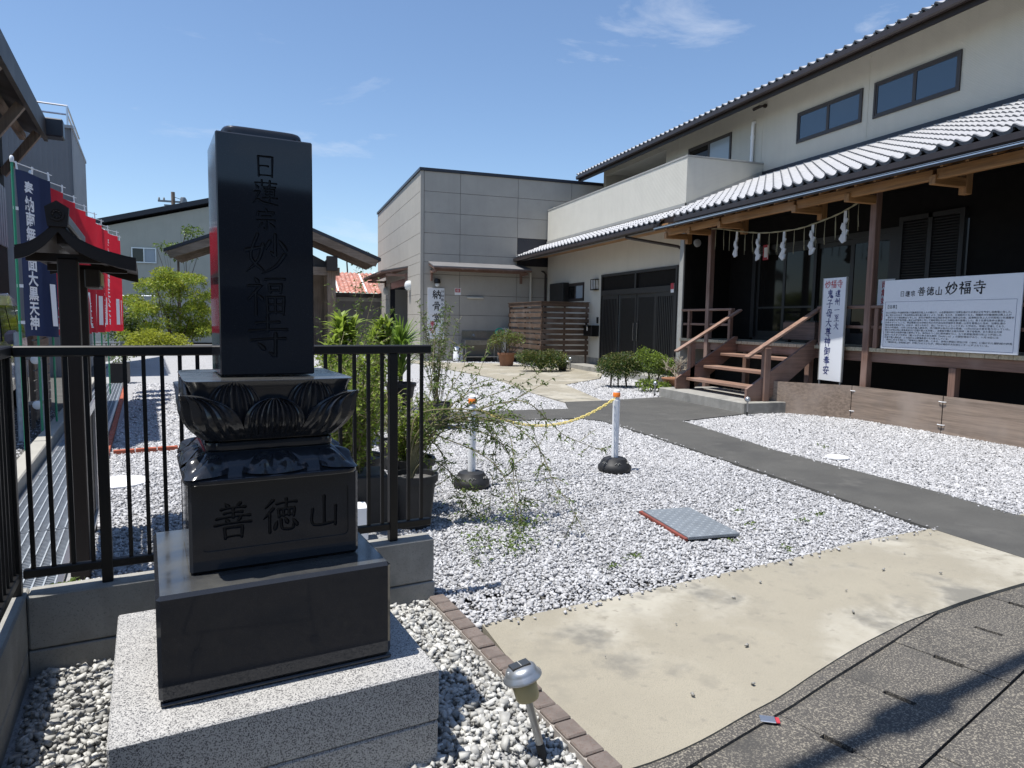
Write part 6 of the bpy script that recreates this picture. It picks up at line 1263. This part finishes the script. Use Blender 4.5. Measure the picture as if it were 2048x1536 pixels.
bush('small_tree', 'small tree top peeping over the right pavilion roof', 'tree', (3.9, 42, 0), [((3.7, 42, 5.55), (.45, .4, .3)), ((4.9, 42, 5.0), (.8, .6, .5))], 'leaf_dark', 700, .16, .08, [((3.9, 42, 0), (3.9, 42, 5.3), .06)], twigs=6)
# topiary and pots by the stairs
bush('pruned_bush', 'round pruned green bush nearest the cream path below the entrance', 'bush', (7.75, 14.75, 0), [((7.70, 14.8, .50), (.40, .40, .32)), ((7.98, 14.72, .55), (.34, .34, .30)), ((7.48, 14.9, .40), (.24, .24, .18)), ((8.15, 14.7, .42), (.22, .22, .2)), ((7.8, 14.6, .34), (.34, .3, .18))], 'leaf_dark', 5200, .06, .028, [((7.6, 14.8, 0), (7.6, 14.8, .45), .022), ((7.98, 14.7, 0), (7.95, 14.7, .45), .022), ((7.8, 14.8, 0), (7.75, 14.8, .45), .018)], lm2='leaf_olive', frac=.4)
bush('pruned_bush', 'taller bright green pruned bush in front of the right door lattice', 'bush', (8.6, 14.6, 0), [((8.5, 14.6, .58), (.40, .38, .32)), ((8.8, 14.55, .50), (.34, .34, .28)), ((8.4, 14.7, .85), (.16, .16, .14)), ((9.0, 14.5, .34), (.22, .24, .2))], 'leaf_mid', 3400, .065, .03, [((8.55, 14.6, 0), (8.5, 14.6, .5), .03), ((8.7, 14.6, 0), (8.8, 14.55, .45), .02)], lm2='leaf_light', frac=.35)
bush('ground_plant', 'low leafy plant at the foot of the bright green bush', 'plant', (8.0, 13.7, 0), [((8.0, 13.7, .13), (.28, .25, .13)), ((8.3, 13.6, .10), (.2, .2, .1))], 'leaf_mid', 500, .09, .04, lm2='leaf_light', frac=.3)
bb = thing('bonsai_tree', (8.75, 13.75, 0), 0, 'bare pale branched bonsai in an oval pot left of the stairs', 'bonsai')
part('pot', MB().lathe([(.24, 0), (.32, .14), (.34, .15), (.34, .17), (.30, .17), (.001, .15)], (8.75, 13.75, .12), 22), 'pot_clay', bb); part('stand', MB().box(8.5, 9.0, 13.55, 13.95, 0, .12), 'concrete', bb)
q = MB()
def branch(q, p, d, L, r, dep, mt=None):
    p2 = p + d * L; m_ = (p + p2) / 2 + Vector((random.uniform(-1, 1), random.uniform(-1, 1), random.uniform(-.3, 1))) * L * .1; q.tube([p, m_, p2], [r, r * .85, r * .65], 5)
    if dep > 0:
        for k in range(3 if dep > 1 else 2): branch(q, p2 if k else m_, (d + rdir(.15) * .85).normalized(), L * random.uniform(.6, .85), r * .62, dep - 1)
for k in range(3): branch(q, Vector((8.75, 13.75, .26)), Vector((random.uniform(-.8, .6), random.uniform(-.6, .6), .8)).normalized(), .22, .022, 4)
part('stems', q, 'twig_pale', bb)
# plants before the slatted screen
bush('clipped_hedge', 'wide low clipped bush on the gravel before the slatted screen', 'bush', (7.7, 19.7, 0), [((7.5, 19.7, .34), (.50, .42, .32)), ((8.05, 19.7, .36), (.48, .42, .32)), ((7.2, 19.8, .46), (.3, .3, .2)), ((8.35, 19.8, .28), (.28, .3, .26)), ((7.8, 19.5, .22), (.5, .35, .2))], 'leaf_dark', 5200, .07, .035, [((7.7, 19.7, 0), (7.7, 19.7, .3), .04)], lm2='leaf_olive', frac=.45)
bush('potted_plant', 'loose leafy shrub in a terracotta pot left of the slatted screen', 'potted plant', (7.4, 22.2, 0), [((7.3, 22.2, .95), (.42, .42, .30)), ((7.7, 22.2, .88), (.35, .35, .26)), ((7.0, 22.2, .8), (.25, .3, .22))], 'leaf_olive', 1300, .09, .035, [((7.4, 22.2, .3), (7.4, 22.2, .8), .02)], ppot(.30, .46, 0, (7.4, 22.2), 'pot_clay'), twigs=22, lm2='leaf_mid', frac=.3)
def strap_plant(q, c, n, L, w, spread=1.0, up=1.):
    for _ in range(n):
        a = random.uniform(0, 2 * math.pi); l = L * random.uniform(.7, 1.15); tilt = random.uniform(.15, 1.) * spread; o = len(q.v); prev = None
        for k in range(5):
            f = k / 4; r_ = l * f * math.sin(tilt * (.4 + .6 * f)); z = l * f * math.cos(tilt * (.35 + .75 * f)) * up
            p = Vector(c) + Vector((math.cos(a) * r_, math.sin(a) * r_, z)); ww = w * (.5 + 1.2 * f) * (1 - f) ** .6 if f < 1 else .001
            sd_ = Vector((-math.sin(a), math.cos(a), .15)); q.v.extend([tuple(p - sd_ * ww), tuple(p + sd_ * ww)])
        for k in range(4): q.f.append([o + 2 * k, o + 2 * k + 1, o + 2 * k + 3, o + 2 * k + 2]); q.sm.append(False); q.mi.append(0)
sp1 = thing('potted_plant', (8.5, 19.9, 0), 0, 'small strappy-leaved plant in a black pot by the landing', 'potted plant'); ppot(.16, .26, 0, (8.5, 19.9))(sp1); q = MB(); strap_plant(q, (8.5, 19.9, .24), 40, .36, .022, 1.2); part('foliage', q, 'leaf_light', sp1, kind='stuff')
solo('round_stone', MB().lathe([(.001, 0), (.13, .02), (.18, .14), (.16, .27), (.08, .34), (.001, .35)], (8.85, 20.55, 0), 14), 'white_paint', 'round white stone ornament beside the small black pot', 'ornament')
# big-leaved bright plants over the fence, left to right
def whorl(name, lab, c, stems, h, n, L, w, mt, potr=.22, poth=.32):
    t = thing(name, (c[0], c[1], 0), 0, lab, 'potted plant'); ppot(potr, poth, 0, c[:2])(t); q = MB(); q2 = MB()
    for k in range(stems):
        a = random.uniform(0, 6.28); r_ = random.uniform(0, potr * 1.5); tip = Vector((c[0] + r_ * math.cos(a), c[1] + r_ * math.sin(a), h * random.uniform(.7, 1.))); q2.tube([Vector((c[0] + .3 * r_ * math.cos(a), c[1] + .3 * r_ * math.sin(a), poth * .9)), tip], [.012, .007], 5)
        for j in range(5): strap_plant(q, tip - Vector((0, 0, .11 * j)), n, L * (1 - .05 * j), w, 1.25, .9)
    part('foliage', q, mt, t, kind='stuff'); part('stems', q2, 'bark', t); return t
whorl('potted_plant', 'bright lime broad-leaved plant just right of the stone pillar', (.72, 8.6), 9, 1.50, 12, .26, .036, 'leaf_light')
whorl('potted_plant', 'bright lime broad-leaved plant left of the spiky green plant', (1.55, 11.4), 7, 1.52, 13, .30, .040, 'leaf_light')
gp_ = thing('potted_plant', (2.0, 11.8, 0), 0, 'spiky dark green arching plant right of the lime plants', 'potted plant'); ppot(.26, .45, 0, (2.0, 11.8))(gp_); q = MB(); strap_plant(q, (2.0, 11.8, .95), 150, .66, .022, 1.3); strap_plant(q, (2.0, 11.8, .5), 60, .7, .022, .9); part('foliage', q, 'leaf_grass', gp_, kind='stuff'); part('stems', MB().tube([(2.0, 11.8, .3), (2.0, 11.8, .9)], .04, 7), 'bark', gp_)
# leafy shrubs in pots behind the fence bars
def twiggy(name, lab, c, h, spread, nst, leaves, ln, wd, mt, pot, arch=0.3, seed=1, tw='twig', lean=(0, 0)):
    random.seed(seed); t = thing(name, (c[0], c[1], 0), 0, lab, 'potted plant'); pot(t); q = MB(); ql = MB(); z0 = .3
    for k in range(nst):
        a = random.uniform(0, 6.28); r_ = spread * random.uniform(.3, 1); hh = h * random.uniform(.6, 1.05)
        e = Vector((c[0] + r_ * math.cos(a) + lean[0] * hh, c[1] + r_ * math.sin(a) + lean[1] * hh, hh)); b = Vector((c[0] + random.uniform(-.06, .06), c[1] + random.uniform(-.06, .06), z0)); m1 = b.lerp(e, .5) + Vector((0, 0, arch * r_))
        pts = ipoly([b, m1, e], 6); N = len(pts); q.tube(pts, [.007 - .005 * i / N for i in range(N)], 4)
        P_, D = [], []
        for j in range(leaves):
            i = random.randint(3, N - 1); p = pts[i]
            if random.random() < .55:
                d = rdir(.4); p2 = p + d * random.uniform(.05, .18); 
                if j % 3 == 0: q.tube([p, p2], [.0025, .0015], 3)
                p = p.lerp(p2, random.random())
            P_.append(p); D.append(rdir(.35))
        leafmesh(ql, P_, D, ln, wd)
    part('stems', q, tw, t, kind='stuff'); part('foliage', ql, mt, t, kind='stuff'); return t
def boxpot(x0, x1, y0, y1, h, mt='pot_dark'):
    return lambda t: (part('planter', MB().box(x0, x1, y0, y1, .0, h, .012), mt, t), part('soil', MB().box(x0 + .03, x1 - .03, y0 + .03, y1 - .03, h, h + .004), 'soil', t))
twiggy('potted_shrub', 'leafy green shrub in a black planter behind the fence, right of the lotus', (.52, 5.12), 1.22, .34, 46, 110, .042, .019, 'leaf_light', boxpot(.36, .76, 4.98, 5.34, .40), seed=3)
twiggy('potted_shrub', 'tall light green shrub behind the black planter', (.62, 6.0), 1.30, .36, 46, 110, .048, .020, 'leaf_light', ppot(.24, .36, 0, (.62, 6.0)), seed=4)
twiggy('potted_shrub', 'small leafy shrub in a round dark pot at the fence end', (1.0, 5.42), .86, .22, 26, 80, .04, .018, 'leaf_light', ppot(.19, .44, 0, (1.0, 5.42)), seed=5)
twiggy('potted_shrub', 'fine-leaved shrub rising in front of the columbarium sign', (2.15, 9.6), 1.80, .34, 20, 60, .055, .018, 'leaf_mid', ppot(.22, .36, 0, (2.15, 9.6)), seed=6)
twiggy('potted_shrub', 'sparse branching shrub in front of the pavilion post', (.95, 9.6), 2.1, .7, 16, 36, .06, .028, 'leaf_mid', ppot(.24, .36, 0, (.95, 9.6)), seed=8)
twiggy('potted_shrub', 'dry pale-stemmed grassy shrub at the asphalt path behind the fence end', (1.15, 7.0), .75, .55, 26, 14, .05, .012, 'leaf_light', ppot(.2, .3, 0, (1.15, 7.0)), seed=10, tw='twig_pale')
solo('white_bin', MB().box(.40, .58, 4.74, 4.90, .0, .24, .008), 'white_plastic', 'small white plastic box behind the fence right of the name block', 'box')
sq_ = thing('planter', (-.52 * .98 - 2.9, 17.4, 0), 0, 'square dark planter with plant standing on the far end of the drain', 'planter'); c_ = Fw(-.53, 17.95)
part('tub', MB().box(c_.x - .17, c_.x + .17, c_.y - .17, c_.y + .17, .0, .46, .01), 'pot_dark', sq_); q = MB(); clump(q, (c_.x, c_.y, .6), (.22, .22, .16), 160, .10, .03); part('foliage', q, 'leaf_mid', sq_, kind='stuff')
# the long arching shrub reaching over the gravel
random.seed(21)
ar = thing('arching_shrub', (.92, 4.98, 0), 0, 'long arching thorny shrub spilling over the gravel right of the fence', 'shrub'); ppot(.17, .40, 0, (.95, 5.0))(ar)
q = MB(); ql = MB()
def arch(pts, r=.0062, dens=60, side=.16, ln=.034, fromf=.25):
    P_ = ipoly([Vector(p) for p in pts], 9); N = len(P_); q.tube(P_, [r * (1 - .72 * i / N) for i in range(N)], 5); A, D = [], []
    for k in range(int(dens * .35)):     # side shoots
        i = random.randint(int(N * fromf), N - 1); d = (P_[min(i + 1, N - 1)] - P_[i - 1]).normalized(); s_ = (d * .7 + rdir(.1)).normalized(); L = side * random.uniform(.3, 1.2); p2 = P_[i] + s_ * L + Vector((0, 0, -.1 * L)); q.tube([P_[i], P_[i].lerp(p2, .5) + Vector((0, 0, .03 * L)), p2], [.0032, .0026, .0015], 3)
        for j in range(9): f = random.random(); A.append(P_[i].lerp(p2, f)); D.append((s_ + rdir(.3) * .9))
    for k in range(dens): i = random.randint(int(N * fromf), N - 1); A.append(P_[i] + rdir() * .008); D.append(rdir(.3))
    leafmesh(ql, A, D, ln, ln * .36)
b = (.92, 4.98, .34)
ARC = [[(1.06, 4.97, 0.76), (1.3, 4.94, 0.74), (1.53, 4.91, 0.67), (1.66, 4.86, 0.53), (1.72, 4.82, 0.27), (1.73, 4.77, 0.02)], [(0.98, 4.97, 0.85), (1.21, 4.92, 0.89), (1.49, 4.84, 0.86), (1.68, 4.75, 0.76), (1.82, 4.64, 0.6), (1.88, 4.53, 0.4), (1.96, 4.42, 0.25), (2.07, 4.3, 0.02)], [(0.99, 4.97, 0.72), (1.21, 4.93, 0.65), (1.43, 4.86, 0.55), (1.56, 4.79, 0.43), (1.65, 4.7, 0.22), (1.66, 4.62, 0.02)], [(1.14, 4.97, 0.76), (1.57, 5.05, 0.85), (1.83, 5.16, 0.94), (2.19, 5.3, 1.08)], [(1.06, 4.97, 0.51), (1.22, 4.96, 0.4), (1.37, 4.95, 0.2), (1.46, 4.94, 0.02)], [(1.22, 4.97, 0.8), (1.77, 5.01, 0.93), (2.04, 5.06, 0.76), (2.24, 5.13, 0.61), (2.64, 5.2, 0.45)], [(1.33, 4.97, 0.82), (1.59, 4.89, 0.76), (1.64, 4.78, 0.66), (1.62, 4.66, 0.47), (1.58, 4.51, 0.24), (1.52, 4.36, 0.02)], [(1.1, 4.97, 0.77), (1.23, 5.03, 1.02), (1.36, 5.11, 1.21), (1.34, 5.2, 1.36)], [(1.02, 4.97, 0.81), (1.1, 5.1, 1.09), (1.17, 5.3, 1.49)], [(1.14, 4.97, 0.76), (1.35, 5.05, 0.98), (1.5, 5.16, 1.16), (1.61, 5.3, 1.37)], [(1.03, 4.97, 0.66), (1.14, 4.99, 0.57), (1.25, 5.02, 0.33), (1.34, 5.05, 0.12), (1.41, 5.09, 0.02)], [(1.22, 4.97, 0.8), (1.45, 4.96, 0.76), (1.57, 4.95, 0.6), (1.55, 4.94, 0.33), (1.51, 4.92, 0.02)], [(1.1, 4.97, 0.69), (1.61, 4.96, 0.82), (1.85, 4.94, 0.74), (1.97, 4.92, 0.35), (2.01, 4.9, 0.11)], [(1.06, 4.97, 0.73), (1.49, 5.12, 0.93), (1.9, 5.34, 1.02), (2.18, 5.6, 1.1)], [(1.03, 4.97, 0.73), (1.37, 5.12, 0.97), (1.73, 5.34, 1.06), (1.99, 5.6, 0.97)], [(1.09, 4.97, 0.84), (1.21, 4.94, 0.86), (1.39, 4.9, 0.84), (1.58, 4.85, 0.65), (1.68, 4.8, 0.43)]]
ARC = [[b, ((b[0] + p[0][0]) / 2 - .03, 4.97, b[2] * .35 + p[0][2] * .65)] + p for p in ARC]
for i, p in enumerate(ARC): arch(p, .0068 if i < 6 else .0054, 58 if i in (0, 1, 5, 10, 11) else 40)
def tuft(c, n, r_): A = [Vector(c) + Vector((random.gauss(0, r_), random.gauss(0, r_), random.gauss(0, r_ * .8))) for _ in range(n)]; leafmesh(ql, A, [rdir(.3) for _ in A], .036, .014)
for c, n, r_ in (((1.40, 5.05, .12), 130, .09), ((1.27, 4.33, .07), 110, .07), ((1.62, 4.40, .10), 150, .09), ((1.48, 4.2, .06), 100, .07), ((1.6, 5.0, .76), 110, .08), ((1.44, 4.98, .74), 90, .08), ((1.56, 5.0, .9), 120, .09), ((1.79, 5.0, .70), 60, .07), ((1.34, 5.1, 1.0), 80, .09), ((1.55, 4.7, .15), 60, .08)): tuft(c, n, r_)
part('branches', q, 'twig', ar, kind='stuff'); part('foliage', ql, 'leaf_mid', ar, kind='stuff')
# weeds
q = MB()
for x, y in ((3.45, 4.28), (3.05, 4.0), (3.9, 4.25), (4.2, 4.35), (3.3, 3.75), (2.0, 3.75), (6.6, 6.9), (1.2, 4.1), (3.6, 4.65), (2.2, 3.9)):
    for _ in range(14): d = rdir(.5); leafmesh(q, [(x + random.gauss(0, .03), y + random.gauss(0, .03), .012)], [d], .04, .016)
p_ = Fw(-.35, 3.62, .02)
for _ in range(60): leafmesh(q, [(p_.x + random.gauss(0, .035), p_.y + random.gauss(0, .02), .27 + random.uniform(0, .05))], [rdir(.4)], .05, .016)
solo('weeds', q, 'leaf_mid', kind='stuff')
